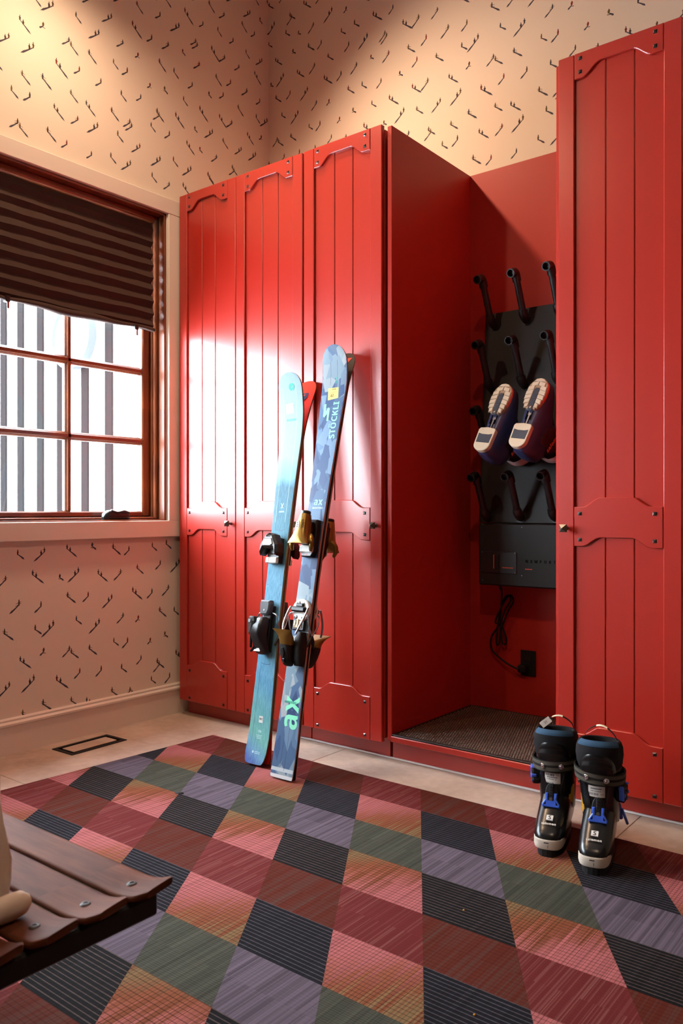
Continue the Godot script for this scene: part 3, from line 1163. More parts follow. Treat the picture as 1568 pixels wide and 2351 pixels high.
# ---------------------------------------------------------------- floor things
func build_rug() -> void:
	var g := G.new()
	var edge := [Vector2(0.470, 0.866), Vector2(1.30, 0.893), Vector2(3.60, 0.893), Vector2(3.60, 3.40), Vector2(0.31, 3.40), Vector2(0.409, 1.86)]
	var top := 0.004
	var idx := Geometry2D.triangulate_polygon(PackedVector2Array(edge))
	# world coordinates at which the pattern starts: a column edge passes x = 1.857 where z = 1.275
	var uvof := func(p: Vector2) -> Vector2: return Vector2((p.x - (1.857 - 0.65 * (1.275 - 0.875))) / 1.04, (p.y - 0.875) / 0.8)
	for i in range(0, idx.size(), 3):
		var q := [edge[idx[i]], edge[idx[i + 1]], edge[idx[i + 2]]]
		g.tri3(Vector3(q[0].x, top, q[0].y), Vector3(q[1].x, top, q[1].y), Vector3(q[2].x, top, q[2].y), Vector3.UP, Vector3.UP, Vector3.UP, uvof.call(q[0]), uvof.call(q[1]), uvof.call(q[2]))
	for i in edge.size():
		var a: Vector2 = edge[i]
		var b: Vector2 = edge[(i + 1) % edge.size()]
		var out := Vector3(b.y - a.y, 0, a.x - b.x)
		if out.dot(Vector3((a.x + b.x) / 2 - 1.9, 0, (a.y + b.y) / 2 - 2.1)) < 0.0:
			out = -out
		out = out.normalized()
		g.tri3(Vector3(a.x, 0, a.y), Vector3(b.x, 0, b.y), Vector3(b.x, top, b.y), out, out, out, uvof.call(a), uvof.call(b), uvof.call(b))
		g.tri3(Vector3(a.x, 0, a.y), Vector3(b.x, top, b.y), Vector3(a.x, top, a.y), out, out, out, uvof.call(a), uvof.call(b), uvof.call(a))
	tag(obj("rug", g, M.rug), "flat woven rug of slanted cells in reds, pinks, green, lavender and black", "rug")
	# bits trodden in
	g = G.new()
	g.loft([super_ring(Vector3(0, 0.0, 0), Vector3.RIGHT, Vector3.BACK, 0.018, 0.008, 10, 2.0), super_ring(Vector3(0.002, 0.004, 0), Vector3.RIGHT, Vector3.BACK, 0.015, 0.006, 10, 2.0), super_ring(Vector3(0.003, 0.006, 0), Vector3.RIGHT, Vector3.BACK, 0.006, 0.003, 10, 2.0)])
	tag(obj("rubber_scrap", g, M.matte_black, self, at3(0.947, 0.004, 1.474, 0, 25, 0)), "small black scrap lying on a navy cell of the rug", "scrap")
	for q in [[Vector2(2.191, 1.595), "tiny orange crumb on a brick red cell in the middle of the rug"], [Vector2(2.426, 1.963), "tiny orange crumb on a black cell at the bottom of the photo"]]:
		g = G.new()
		g.lathe(at3(0, 0, 0), [Vector2(0.0022, 0.0), Vector2(0.0024, 0.001), Vector2(0.0014, 0.003), Vector2(0.0, 0.0034)], 8)
		tag(obj("crumb", g, M.sticker_amber, self, at3(q[0].x, 0.004, q[0].y)), q[1], "crumb")


func build_vent() -> void:
	var o := thing("floor_vent", "black framed floor vent with a tile insert beside the baseboard", "vent", Vector3(0.154, 0, 1.302), deg_to_rad(1.5))
	var g := G.new()
	var x := 0.072
	var z := 0.143
	var t := 0.017
	g.bx(-x, x, 0, 0.004, -z, -z + t, 0.001)
	g.bx(-x, x, 0, 0.004, z - t, z, 0.001)
	g.bx(-x, -x + t, 0, 0.004, -z + t, z - t, 0.001)
	g.bx(x - t, x, 0, 0.004, -z + t, z - t, 0.001)
	obj("frame", g, M.matte_black, o)
	g = G.new()
	g.bx(-x + t, x - t, 0, 0.0012, -z + t, z - t)
	obj("slot", g, M.hole, o)
	g = G.new()
	g.bx(-x + t + 0.014, x - t - 0.014, 0, 0.004, -z + t + 0.014, z - t - 0.014, 0.001)
	obj("tile_insert", g, M.tile, o)


func build_bench() -> void:
	var o := thing("slat_bench", "low walnut slat bench with upturned rounded slat ends at the lower left", "bench", Vector3(1.5, 0, 2.9))
	var zs := [2.636, 2.719, 2.801, 2.883, 2.965, 3.047]
	for k in zs.size():
		var g := G.new()
		var rings := []
		for i in 34:
			var t := i / 33.0
			var x := 0.75 + 1.515 * (t if t < 0.5 else 0.5 + (t - 0.5))
			if i > 14:
				x = lerpf(1.9, 2.266, (i - 14) / 19.0)
			else:
				x = lerpf(0.75, 1.9, i / 14.0)
			var curl := maxf(0.0, x - 2.185)
			var hw := 0.037
			var ex := 2.266 - x
			if ex < 0.022:
				hw -= 0.022 * (1.0 - sqrt(maxf(0.0, 1.0 - pow(1.0 - ex / 0.022, 2.0)))) * 0.6
			var ring := super_ring(Vector3(x - 1.5, 0.444 + curl * curl * 2.0, zs[k] - 2.9), Vector3.BACK, Vector3.UP, hw, 0.006, 16, 5.0)
			for j in ring.size():      # the far corner of each end curls up most
				ring[j].y += curl * curl * 0.8 * (1.0 - (ring[j].z + 2.9 - zs[k]) / 0.037)
			rings.append(ring)
		g.loft(rings)
		var s := obj("slat", g, M.walnut, o)
		g = G.new()
		g.lathe(at3(2.203 - 1.5, 0.4492, zs[k] + 0.004 - 2.9), [Vector2(0.0085, 0.0), Vector2(0.0082, 0.0025), Vector2(0.006, 0.0042), Vector2(0.0035, 0.0045), Vector2(0.003, 0.0034), Vector2(0.0, 0.0034)], 18)
		obj("bolt", g, M.dark_bolt, s)
	for x in [2.212, 0.85]:
		var g := G.new()
		g.bx(x - 0.024 - 1.5, x + 0.024 - 1.5, 0.404, 0.438, 2.615 - 2.9, 3.1 - 2.9, 0.004)
		obj("cross_bar", g, M.matte_black, o)
		g = G.new()
		g.bx(x - 0.02 - 1.5, x + 0.02 - 1.5, 0.004, 0.404, 2.96 - 2.9, 3.0 - 2.9, 0.004)
		g.bx(x - 0.03 - 1.5, x + 0.03 - 1.5, 0.004, 0.02, 2.80 - 2.9, 3.16 - 2.9, 0.004)
		obj("leg", g, M.matte_black, o)
	var c := thing("canvas_cushion", "cream canvas cushion with a rolled corner leaning on the slat bench", "cushion", Vector3(2.105, 0.45, 2.955))
	var g := G.new()
	# a soft slab leaning back: rings climb its height
	var rings := []
	var lean := Vector3(-0.31, 0.95, 0).normalized()
	var out := Vector3(0.95, 0.31, 0).normalized()
	for i in 15:
		var t := i / 14.0
		var bulge := pow(sin(PI * clampf(t, 0.02, 0.98)), 0.45)
		var ctr := Vector3(0.0, 0.004, 0.0) + lean * (0.40 * t) + out * 0.004
		var ring := PackedVector3Array()
		for j in 40:
			var a := TAU * j / 40.0
			var sx := signf(cos(a)) * pow(absf(cos(a)), 0.45)
			var sy := signf(sin(a)) * pow(absf(sin(a)), 0.8)
			var fold := 0.004 * sin(a * 7.0 + t * 5.0) + 0.003 * sin(t * 17.0 + a * 2.0)
			var p := ctr + Vector3.BACK * sx * (0.168 + fold) * (0.93 + 0.07 * bulge) + out * (sy * (0.055 * bulge + 0.006) + fold)
			p.y = maxf(p.y, 0.002)
			ring.append(p)
		rings.append(ring)
	g.loft(rings)
	var body := obj("cover", g, M.canvas, c)
	g = G.new()
	g.tube(smooth_line([Vector3(0.054, 0.020, -0.168), Vector3(0.050, 0.017, -0.10), Vector3(0.04, 0.016, 0.0), Vector3(0.05, 0.016, 0.12), Vector3(0.04, 0.018, 0.165)], 5), [0.008, 0.016, 0.018, 0.018, 0.017, 0.016, 0.015, 0.015, 0.015, 0.015, 0.015, 0.015, 0.015, 0.015, 0.015, 0.015, 0.015, 0.015, 0.015, 0.015, 0.01], 12)
	obj("hem", g, M.canvas, body)


# ---------------------------------------------------------------- skis
# own axes of a ski: y from tail to tip, z out of the topsheet
func ski_spec(kind: int) -> Dictionary:
	if kind == 0:
		return {"len": 1.625, "tip": 0.069, "waist": 0.049, "tail": 0.060, "tip_round": 0.075, "tail_round": 0.075, "tip_p": 2.4, "tail_p": 2.6, "contact": 0.30, "rise": 0.062, "tail_rise": 0.020, "thick": 0.012, "camber": 0.0008}
	return {"len": 1.735, "tip": 0.064, "waist": 0.041, "tail": 0.056, "tip_round": 0.080, "tail_round": 0.022, "tip_p": 2.2, "tail_p": 5.0, "contact": 0.20, "rise": 0.048, "tail_rise": 0.006, "thick": 0.0125, "camber": 0.0035}


func ski_half(s: Dictionary, y: float) -> float:
	var L: float = s.len
	var t := y / L
	var w: float
	if t < 0.45:
		w = lerpf(s.waist, s.tail, pow(clampf((0.45 - t) / 0.38, 0.0, 1.0), 1.8))
	else:
		w = lerpf(s.waist, s.tip, pow(clampf((t - 0.45) / 0.45, 0.0, 1.0), 1.8))
	var a: float = (y - (L - s.tip_round)) / s.tip_round
	if a > 0.0:
		w *= pow(maxf(0.0, 1.0 - pow(a, s.tip_p)), 1.0 / s.tip_p)
	a = (s.tail_round - y) / s.tail_round
	if a > 0.0:
		w *= lerpf(0.55 if s.tail_p < 4.0 else 0.80, 1.0, pow(maxf(0.0, 1.0 - pow(a, s.tail_p)), 1.0 / s.tail_p))
	return maxf(w, 0.0015)


func ski_base(s: Dictionary, y: float) -> float:
	var L: float = s.len
	var a: float = (y - (L - s.contact)) / s.contact
	if a > 0.0:
		return s.rise * a * a
	var b: float = (0.16 - y) / 0.16
	if b > 0.0:
		return s.tail_rise * b * b
	return s.camber * sin(PI * (y - 0.16) / (L - s.contact - 0.16))


func ski_thick(s: Dictionary, y: float) -> float:
	return lerpf(0.0055, s.thick, pow(sin(PI * clampf(y / s.len, 0.0, 1.0)), 0.6))


func on_top(s: Dictionary, x: float, y: float, turn := 0.0, lift := 0.0003) -> Transform3D:
	var h := 0.01
	var dz: float = (ski_base(s, y + h) + ski_thick(s, y + h) - ski_base(s, y - h) - ski_thick(s, y - h)) / (2.0 * h)
	var yy := Vector3(0, 1, dz).normalized()
	var zz := Vector3(0, -dz, 1).normalized()
	var b := Basis(Vector3.RIGHT, yy, zz) * Basis(Vector3.BACK, deg_to_rad(turn))
	return Transform3D(b, Vector3(x, y, ski_base(s, y) + ski_thick(s, y)) + zz * lift)


func build_ski(kind: int, label: String, group: String) -> Node3D:
	var s := ski_spec(kind)
	var L: float = s.len
	var o := thing("ski", label, "ski", Vector3.ZERO, 0.0, group)
	var ys := []
	for i in 12:
		ys.append(s.tail_round * (1.0 - cos(PI / 2 * i / 12.0)))
	for i in 46:
		ys.append(lerpf(s.tail_round, L - s.tip_round, i / 46.0))
	for i in 17:
		ys.append(L - s.tip_round + s.tip_round * sin(PI / 2 * i / 16.0))
	var top := []
	var bot := []
	var uvs := []
	for y in ys:
		var w := ski_half(s, y)
		var r0 := []
		var r1 := []
		var ru := []
		for j in 9:
			var k := j / 4.0 - 1.0
			r0.append(Vector3(k * w * 0.985, y, ski_base(s, y) + ski_thick(s, y) - (0.0012 if absf(k) > 0.99 else 0.0)))
			r1.append(Vector3(k * w, y, ski_base(s, y)))
			ru.append(Vector2(0.5 + 0.5 * k * w / s.tip, 1.0 - y / L))
		top.append(r0)
		bot.append(r1)
		uvs.append(ru)
	var g := G.new()
	g.sheet(top, Vector3.BACK, uvs)
	obj("topsheet", g, M.ice_topsheet if kind == 0 else M.splinter_topsheet, o)
	g = G.new()
	g.sheet(bot, Vector3.FORWARD)
	var base := obj("base", g, M.base_red if kind == 0 else M.base_black, o)
	g = G.new()
	for q in [[0, -1.0], [8, 1.0]]:
		var P := []
		for i in ys.size():
			P.append([top[i][q[0]], bot[i][q[0]]])
		g.sheet(P, Vector3(q[1], 0, 0))
	for e in [[0, Vector3.DOWN], [ys.size() - 1, Vector3.UP]]:
		for j in 8:
			g.quad(top[e[0]][j], top[e[0]][j + 1], bot[e[0]][j + 1], bot[e[0]][j], e[1])
	obj("sidewall", g, M.sidewall_olive if kind == 0 else M.sidewall_copper, o)
	g = G.new()
	for q in [[0, -1.0], [8, 1.0]]:
		var P := []
		for i in ys.size():
			P.append([bot[i][q[0]] + Vector3(q[1] * 0.0003, 0, 0.0022), bot[i][q[0]] + Vector3(q[1] * 0.0003, 0, 0)])
		g.sheet(P, Vector3(q[1], 0, 0))
	obj("edge", g, M.base_black, o)
	if kind == 0:
		ice_graphics(s, o, base)
		ice_binding(s, o)
	else:
		splinter_graphics(s, o, base)
		splinter_binding(s, o)
	return o


func disc_pts(r: float, k := 28, ry := 0.0) -> Array:
	var p := []
	for i in k:
		p.append(Vector2(cos(TAU * i / k) * r, sin(TAU * i / k) * (ry if ry > 0.0 else r)))
	return p


func rect_pts(w: float, h: float) -> Array:
	return [Vector2(-w / 2, -h / 2), Vector2(w / 2, -h / 2), Vector2(w / 2, h / 2), Vector2(-w / 2, h / 2)]


func ice_graphics(s: Dictionary, o: Node3D, base: Node3D) -> void:
	var L: float = s.len
	# a ring with a forked bolt, left open through the middle
	var g := G.new()
	var t := on_top(s, 0.012, L - 0.060)
	var left := []
	var right := []
	for i in 13:
		var a := PI / 2 + 0.25 + (PI - 0.45) * i / 12.0
		left.append(Vector2(cos(a), sin(a)) * 0.0165)
	left.append_array([Vector2(0.002, -0.0035), Vector2(-0.010, -0.0025), Vector2(0.002, 0.005)])
	for p in left:
		right.append(-p)
	g.prism(t, left, 0.0, 0.0004)
	g.prism(t, right, 0.0, 0.0004)
	obj("emblem", g, M.print_green, o)
	text("BLIZZARD", 0.0125, on_top(s, 0.004, L - 0.197), M.print_green, o)
	g = G.new()
	g.prism(on_top(s, -0.006, L - 0.148, 3.0, 0.0004), rect_pts(0.045, 0.042), 0.0, 0.0005)
	var tag_ := obj("rental_tag", g, M.tag_cream, o)
	g = G.new()
	for k in 3:
		g.prism(on_top(s, -0.010 + k * 0.006, L - 0.135, 3.0, 0.0009), disc_pts(0.0016, 8), 0.0, 0.0003)
	obj("print", g, M.ink, tag_)
	text("6", 0.010, on_top(s, -0.013, L - 0.163, 8.0, 0.001), M.pewter, tag_, false)
	# long inlay line and the small forked mark above the name
	g = G.new()
	for k in 20:
		var y0 := 0.985 + (L - 0.06 - 0.985) * k / 20.0
		var y1 := 0.985 + (L - 0.06 - 0.985) * (k + 1) / 20.0
		for e in [[-0.031, -0.042], [0.024, 0.035]]:
			var a: Vector3 = on_top(s, lerpf(e[0], e[1], k / 20.0), y0, 0.0, 0.0005).origin
			var b: Vector3 = on_top(s, lerpf(e[0], e[1], (k + 1) / 20.0), y1, 0.0, 0.0005).origin
			g.quad(a - Vector3(0.0005, 0, 0), a + Vector3(0.0005, 0, 0), b + Vector3(0.0005, 0, 0), b - Vector3(0.0005, 0, 0), Vector3.BACK)
	obj("inlay_line", g, M.print_pale, o)
	g = G.new()
	var f := on_top(s, -0.002, 1.055)
	g.prism(f, [Vector2(-0.0085, 0.012), Vector2(-0.006, 0.012), Vector2(0.0, 0.001), Vector2(0.006, 0.012), Vector2(0.0085, 0.012), Vector2(0.0012, -0.003), Vector2(0.007, -0.008), Vector2(0.006, -0.0105), Vector2(0.0, -0.0055), Vector2(-0.006, -0.0105), Vector2(-0.007, -0.008), Vector2(-0.0012, -0.003)], 0.0, 0.0004)
	obj("emblem", g, mat("print_lime", s8(150, 206, 150), 0.5), o)
	text("SHEEVA", 0.0085, on_top(s, -0.002, 1.03), M.print_pale, o)
	g = G.new()
	for x in [-0.037, 0.037]:
		g.prism(on_top(s, x, 0.722), rect_pts(0.009, 0.0014), 0.0, 0.0004)
	obj("centre_mark", g, M.print_navy, o)
	g = G.new()
	g.prism(on_top(s, 0.004, 0.175, 0.0), rect_pts(0.022, 0.026), 0.0, 0.0004)
	var plate := obj("size_sticker", g, M.logo_white, o)
	text("W2", 0.012, on_top(s, 0.004, 0.177, 0.0, 0.0008), M.ink, plate)
	text("156", 0.012, on_top(s, 0.004, 0.128), M.print_pale, o)
	g = G.new()
	for k in 3:
		g.prism(on_top(s, 0.004, 0.112 - k * 0.006), rect_pts(0.034 - 0.005 * k, 0.0018), 0.0, 0.0003)
	for k in 2:
		g.prism(on_top(s, 0.010, 0.048 - k * 0.006), rect_pts(0.030, 0.002), 0.0, 0.0003)
	obj("small_print", g, M.print_pale, o).set_meta("kind", "stuff")
	g = G.new()
	g.prism(on_top(s, -0.014, 0.046), disc_pts(0.005, 10), 0.0, 0.0003)
	obj("print_dot", g, M.print_pale, o)
	g = G.new()
	for q in [[-0.027, 0.09, 0.40], [-0.027, 0.95, 1.07]]:
		for k in 8:
			var y0: float = lerpf(q[1], q[2], k / 8.0)
			var y1: float = lerpf(q[1], q[2], (k + 1) / 8.0)
			var a: Vector3 = on_top(s, q[0] - 0.008 * (1.0 - k / 8.0) * (1.0 if q[1] < 0.5 else 0.0), y0, 0.0, 0.0004).origin
			var b: Vector3 = on_top(s, q[0] - 0.008 * (1.0 - (k + 1) / 8.0) * (1.0 if q[1] < 0.5 else 0.0), y1, 0.0, 0.0004).origin
			g.quad(a - Vector3(0.0006, 0, 0), a + Vector3(0.0006, 0, 0), b + Vector3(0.0006, 0, 0), b - Vector3(0.0006, 0, 0), Vector3.BACK)
	for y in [0.40, 0.955]:
		g.prism(on_top(s, 0.002, y), [Vector2(-0.029, 0.001), Vector2(-0.015, -0.003), Vector2(0.0, -0.004), Vector2(0.015, -0.003), Vector2(0.026, 0.0), Vector2(0.026, -0.0015), Vector2(0.015, -0.0045), Vector2(0.0, -0.0055), Vector2(-0.015, -0.0045), Vector2(-0.029, -0.0005)], 0.0, 0.0003)
	obj("inlay_groove", g, M.print_navy, o)
	# the emblem on the base, near the tip
	g = G.new()
	var yb := L - 0.075
	var c := Vector3(0, yb, ski_base(s, yb) - 0.0006)
	var fb := facing(c, Vector3(0, 0.4, -1), Vector3.UP)
	g.prism(fb, left.map(func(p): return p * 2.1), 0.0, 0.0004)
	g.prism(fb, right.map(func(p): return p * 2.1), 0.0, 0.0004)
	obj("emblem", g, M.print_navy, base)


func splinter_graphics(s: Dictionary, o: Node3D, base: Node3D) -> void:
	var L: float = s.len
	text("STÖCKLI", 0.040, on_top(s, 0.026, L - 0.315, 90.0), M.mint, o)
	# the big lettermark: two hooked strokes
	var g := G.new()
	var t := on_top(s, -0.019, L - 0.285, 8.0)
	var up := [Vector2(-0.017, -0.008), Vector2(-0.011, 0.044), Vector2(-0.001, 0.044), Vector2(-0.005, 0.004), Vector2(0.004, 0.008), Vector2(0.004, 0.001), Vector2(-0.010, -0.014)]
	var dn := []
	for p in up:
		dn.append(-p + Vector2(0.0, 0.012))
	g.prism(t, up, 0.0, 0.0005)
	g.prism(t, dn, 0.0, 0.0005)
	obj("emblem", g, M.mint, o)
	text("SWISS MADE", 0.0145, on_top(s, 0.012, L - 0.140, 90.0), M.print_green, o)
	g = G.new()
	g.prism(on_top(s, 0.001, L - 0.197, 7.0, 0.0004), rect_pts(0.053, 0.052), 0.0, 0.0006)
	var tg := obj("rental_tag", g, M.tag_yellow, o)
	g = G.new()
	for k in 3:
		g.prism(on_top(s, -0.002 + k * 0.006, L - 0.181, 7.0, 0.0011), [Vector2(-0.002, 0.003), Vector2(0.002, 0.003), Vector2(0.0, -0.004)], 0.0, 0.0003)
	for k in 2:
		g.prism(on_top(s, 0.0, L - 0.194 - k * 0.018, 7.0, 0.0011), rect_pts(0.040, 0.0008), 0.0, 0.0002)
	obj("print", g, M.ink, tg)
	text("42", 0.017, on_top(s, -0.003, L - 0.207, 9.0, 0.0012), M.ink, tg, false)
	text("ax", 0.040, on_top(s, 0.004, 1.078), M.mint, o)
	text("MONTERO", 0.0105, on_top(s, 0.004, 1.052), M.print_pale, o)
	text("ax", 0.115, on_top(s, 0.004, 0.245, 90.0), M.mint, o)
	text("MONTERO", 0.012, on_top(s, -0.002, 0.285, 0.0, 0.0012), M.print_green, o)
	# inlay grooves near tail and tip
	g = G.new()
	for q in [[0.010, 0.03, 0.22], [-0.012, 0.05, 0.16], [0.016, L - 0.17, L - 0.06], [-0.018, L - 0.16, L - 0.07]]:
		var a: Vector3 = on_top(s, q[0], q[1], 0.0, 0.0005).origin
		for k in 6:
			var b: Vector3 = on_top(s, q[0], lerpf(q[1], q[2], (k + 1) / 6.0), 0.0, 0.0005).origin
			g.quad(a - Vector3(0.0006, 0, 0), a + Vector3(0.0006, 0, 0), b + Vector3(0.0006, 0, 0), b - Vector3(0.0006, 0, 0), Vector3.BACK)
			a = b
	obj("inlay_line", g, M.print_navy, o)
	g = G.new()
	var yb := L - 0.055
	g.prism(facing(Vector3(0, yb, ski_base(s, yb) - 0.0012), Vector3(0, 0.42, -1), Vector3.UP), [Vector2(-0.04, 0.028), Vector2(0.04, 0.028), Vector2(0.01, -0.03)], 0.0, 0.0004)
	obj("emblem", g, M.base_red, base)


func brake_wires(o: Node3D, y: float, w: float, z: float) -> void:
	var g := G.new()
	for x in [-1.0, 1.0]:
		g.tube(smooth_line([Vector3(x * w * 0.6, y + 0.03, z + 0.012), Vector3(x * (w + 0.006), y + 0.02, z + 0.012), Vector3(x * (w + 0.011), y - 0.02, z), Vector3(x * (w + 0.010), y - 0.075, z - 0.035)], 5), 0.0028, 8)
	var b := obj("brake_arm", g, M.steel, o)
	g = G.new()
	for x in [-1.0, 1.0]:
		g.tube([Vector3(x * (w + 0.0105), y - 0.055, z - 0.024), Vector3(x * (w + 0.010), y - 0.075, z - 0.036), Vector3(x * (w + 0.006), y - 0.10, z - 0.046)], [0.005, 0.0065, 0.005], 10)
	obj("brake_tip", g, M.black_plastic, b)


func ice_binding(s: Dictionary, o: Node3D) -> void:
	var b := ski_base(s, 0.86) + ski_thick(s, 0.86)
	var T := Transform3D(Basis(), Vector3(0, 0, b))
	var g := G.new()
	g.prism(T, [Vector2(-0.034, 0.81), Vector2(0.034, 0.81), Vector2(0.036, 0.85), Vector2(0.030, 0.915), Vector2(-0.030, 0.915), Vector2(-0.036, 0.85)], 0.0, 0.024, 0.004)
	var toe := obj("toe_binding", g, M.black_plastic, o)
	g = G.new()
	g.bx(-0.032, 0.032, 0.808, 0.834, b + 0.018, b + 0.034, 0.004)
	g.bx(-0.031, -0.012, 0.810, 0.832, b + 0.030, b + 0.036, 0.002)
	g.bx(0.012, 0.031, 0.810, 0.832, b + 0.030, b + 0.036, 0.002)
	obj("sole_pad", g, M.white_plastic, toe)
	g = G.new()
	var wing := [Vector2(-0.053, 0.852), Vector2(-0.050, 0.885), Vector2(-0.034, 0.910), Vector2(-0.026, 0.926), Vector2(-0.008, 0.932), Vector2(-0.005, 0.924), Vector2(0.005, 0.924), Vector2(0.008, 0.932), Vector2(0.026, 0.926), Vector2(0.034, 0.910), Vector2(0.050, 0.885), Vector2(0.053, 0.852), Vector2(0.046, 0.838), Vector2(0.036, 0.846), Vector2(0.026, 0.868), Vector2(-0.026, 0.868), Vector2(-0.036, 0.846), Vector2(-0.046, 0.838)]
	g.prism(T, wing, 0.022, 0.064, 0.010)
	var hs := obj("toe_housing", g, M.black_plastic, toe)
	g = G.new()
	g.prism(T, [Vector2(-0.032, 0.884), Vector2(-0.022, 0.908), Vector2(0.022, 0.908), Vector2(0.032, 0.884), Vector2(0.020, 0.876), Vector2(-0.020, 0.876)], 0.060, 0.069, 0.003)
	obj("window", g, mat("smoked_grey", s8(92, 92, 96), 0.2, 0.6), toe)
	g = G.new()
	for x in [-0.02, -0.008, 0.008, 0.02]:
		g.lathe(T * at3(x, 0.848, 0.024, 90), [Vector2(0.004, 0), Vector2(0.004, 0.004), Vector2(0.002, 0.005), Vector2(0.0, 0.003)], 10)
	obj("screw", g, M.chrome, toe)
	# heel: track, boot pad, bulky housing with an outrigger lever, lower hook with a white print
	g = G.new()
	g.bx(-0.028, 0.028, 0.445, 0.635, b, b + 0.012, 0.003)
	g.bx(-0.022, 0.022, 0.455, 0.60, b + 0.011, b + 0.022, 0.003)
	var heel := obj("heel_binding", g, M.black_plastic, o)
	g = G.new()
	g.prism(T, [Vector2(-0.030, 0.602), Vector2(-0.034, 0.640), Vector2(-0.030, 0.655), Vector2(0.022, 0.655), Vector2(0.026, 0.640), Vector2(0.024, 0.615), Vector2(0.014, 0.596), Vector2(-0.018, 0.594)], 0.014, 0.040, 0.006)
	obj("boot_pad", g, mat("pad_grey", s8(62, 66, 72), 0.4, 0.5), heel)
	g = G.new()
	g.lathe(T * at3(-0.002, 0.614, 0.040, 90), [Vector2(0.004, 0), Vector2(0.0035, 0.0012), Vector2(0, 0.0014)], 10)
	for x in [-0.012, 0.006]:
		g.lathe(T * at3(x, 0.578, 0.022, 90), [Vector2(0.0065, 0), Vector2(0.0065, 0.004), Vector2(0.003, 0.005), Vector2(0.0, 0.003)], 10)
	g.bx(-0.010, 0.014, 0.548, 0.566, b + 0.022, b + 0.030, 0.002)
	obj("screw", g, M.steel, heel)
	g = G.new()
	var rings := []
	for e in [[0.585, 0.018, 0.016, 0.040], [0.578, 0.030, 0.024, 0.046], [0.550, 0.034, 0.030, 0.054], [0.515, 0.030, 0.032, 0.054], [0.485, 0.028, 0.026, 0.046], [0.455, 0.034, 0.018, 0.034], [0.440, 0.032, 0.014, 0.026], [0.434, 0.020, 0.008, 0.022]]:
		rings.append(super_ring(Vector3(-0.006 if e[0] > 0.5 else 0.0, e[0], b + e[3]), Vector3.RIGHT, Vector3.BACK, e[1], e[2], 20, 3.6))
	g.loft(rings)
	obj("heel_housing", g, M.black_plastic, heel)
	g = G.new()
	g.prism(T * at3(-0.024, 0.556, 0.066, 0, -20, 0), [Vector2(-0.034, 0.012), Vector2(-0.024, 0.030), Vector2(0.012, 0.028), Vector2(0.022, 0.010), Vector2(0.016, -0.022), Vector2(0.004, -0.044), Vector2(-0.014, -0.046), Vector2(-0.022, -0.020)], -0.016, 0.018, 0.007)
	g.box(T * at3(-0.040, 0.50, 0.06, 0, 0, 6), Vector3(0.007, 0.085, 0.014), 0.003)
	g.box(T * at3(-0.030, 0.455, 0.052, 0, 0, -40), Vector3(0.007, 0.036, 0.014), 0.003)
	obj("heel_lever", g, M.matte_black, heel)
	g = G.new()
	g.prism(T * at3(-0.034, 0.566, 0.084, 0, -20, 0), rect_pts(0.022, 0.013), 0.0, 0.002, 0.001)
	obj("lever_window", g, mat("pad_light", s8(110, 114, 120), 0.3, 0.5), heel)
	g = G.new()
	var pr := T * at3(0.0, 0.455, 0.0545, -28, 0, 0)
	g.prism(pr, [Vector2(-0.018, -0.010), Vector2(0.018, -0.010), Vector2(0.016, -0.004), Vector2(0.008, 0.0), Vector2(0.010, 0.012), Vector2(0.0, 0.018), Vector2(-0.008, 0.012), Vector2(-0.006, 0.0), Vector2(-0.016, -0.004)], 0.0, 0.001)
	obj("print", g, M.logo_white, heel)
	brake_wires(o, 0.575, 0.046, b + 0.006)


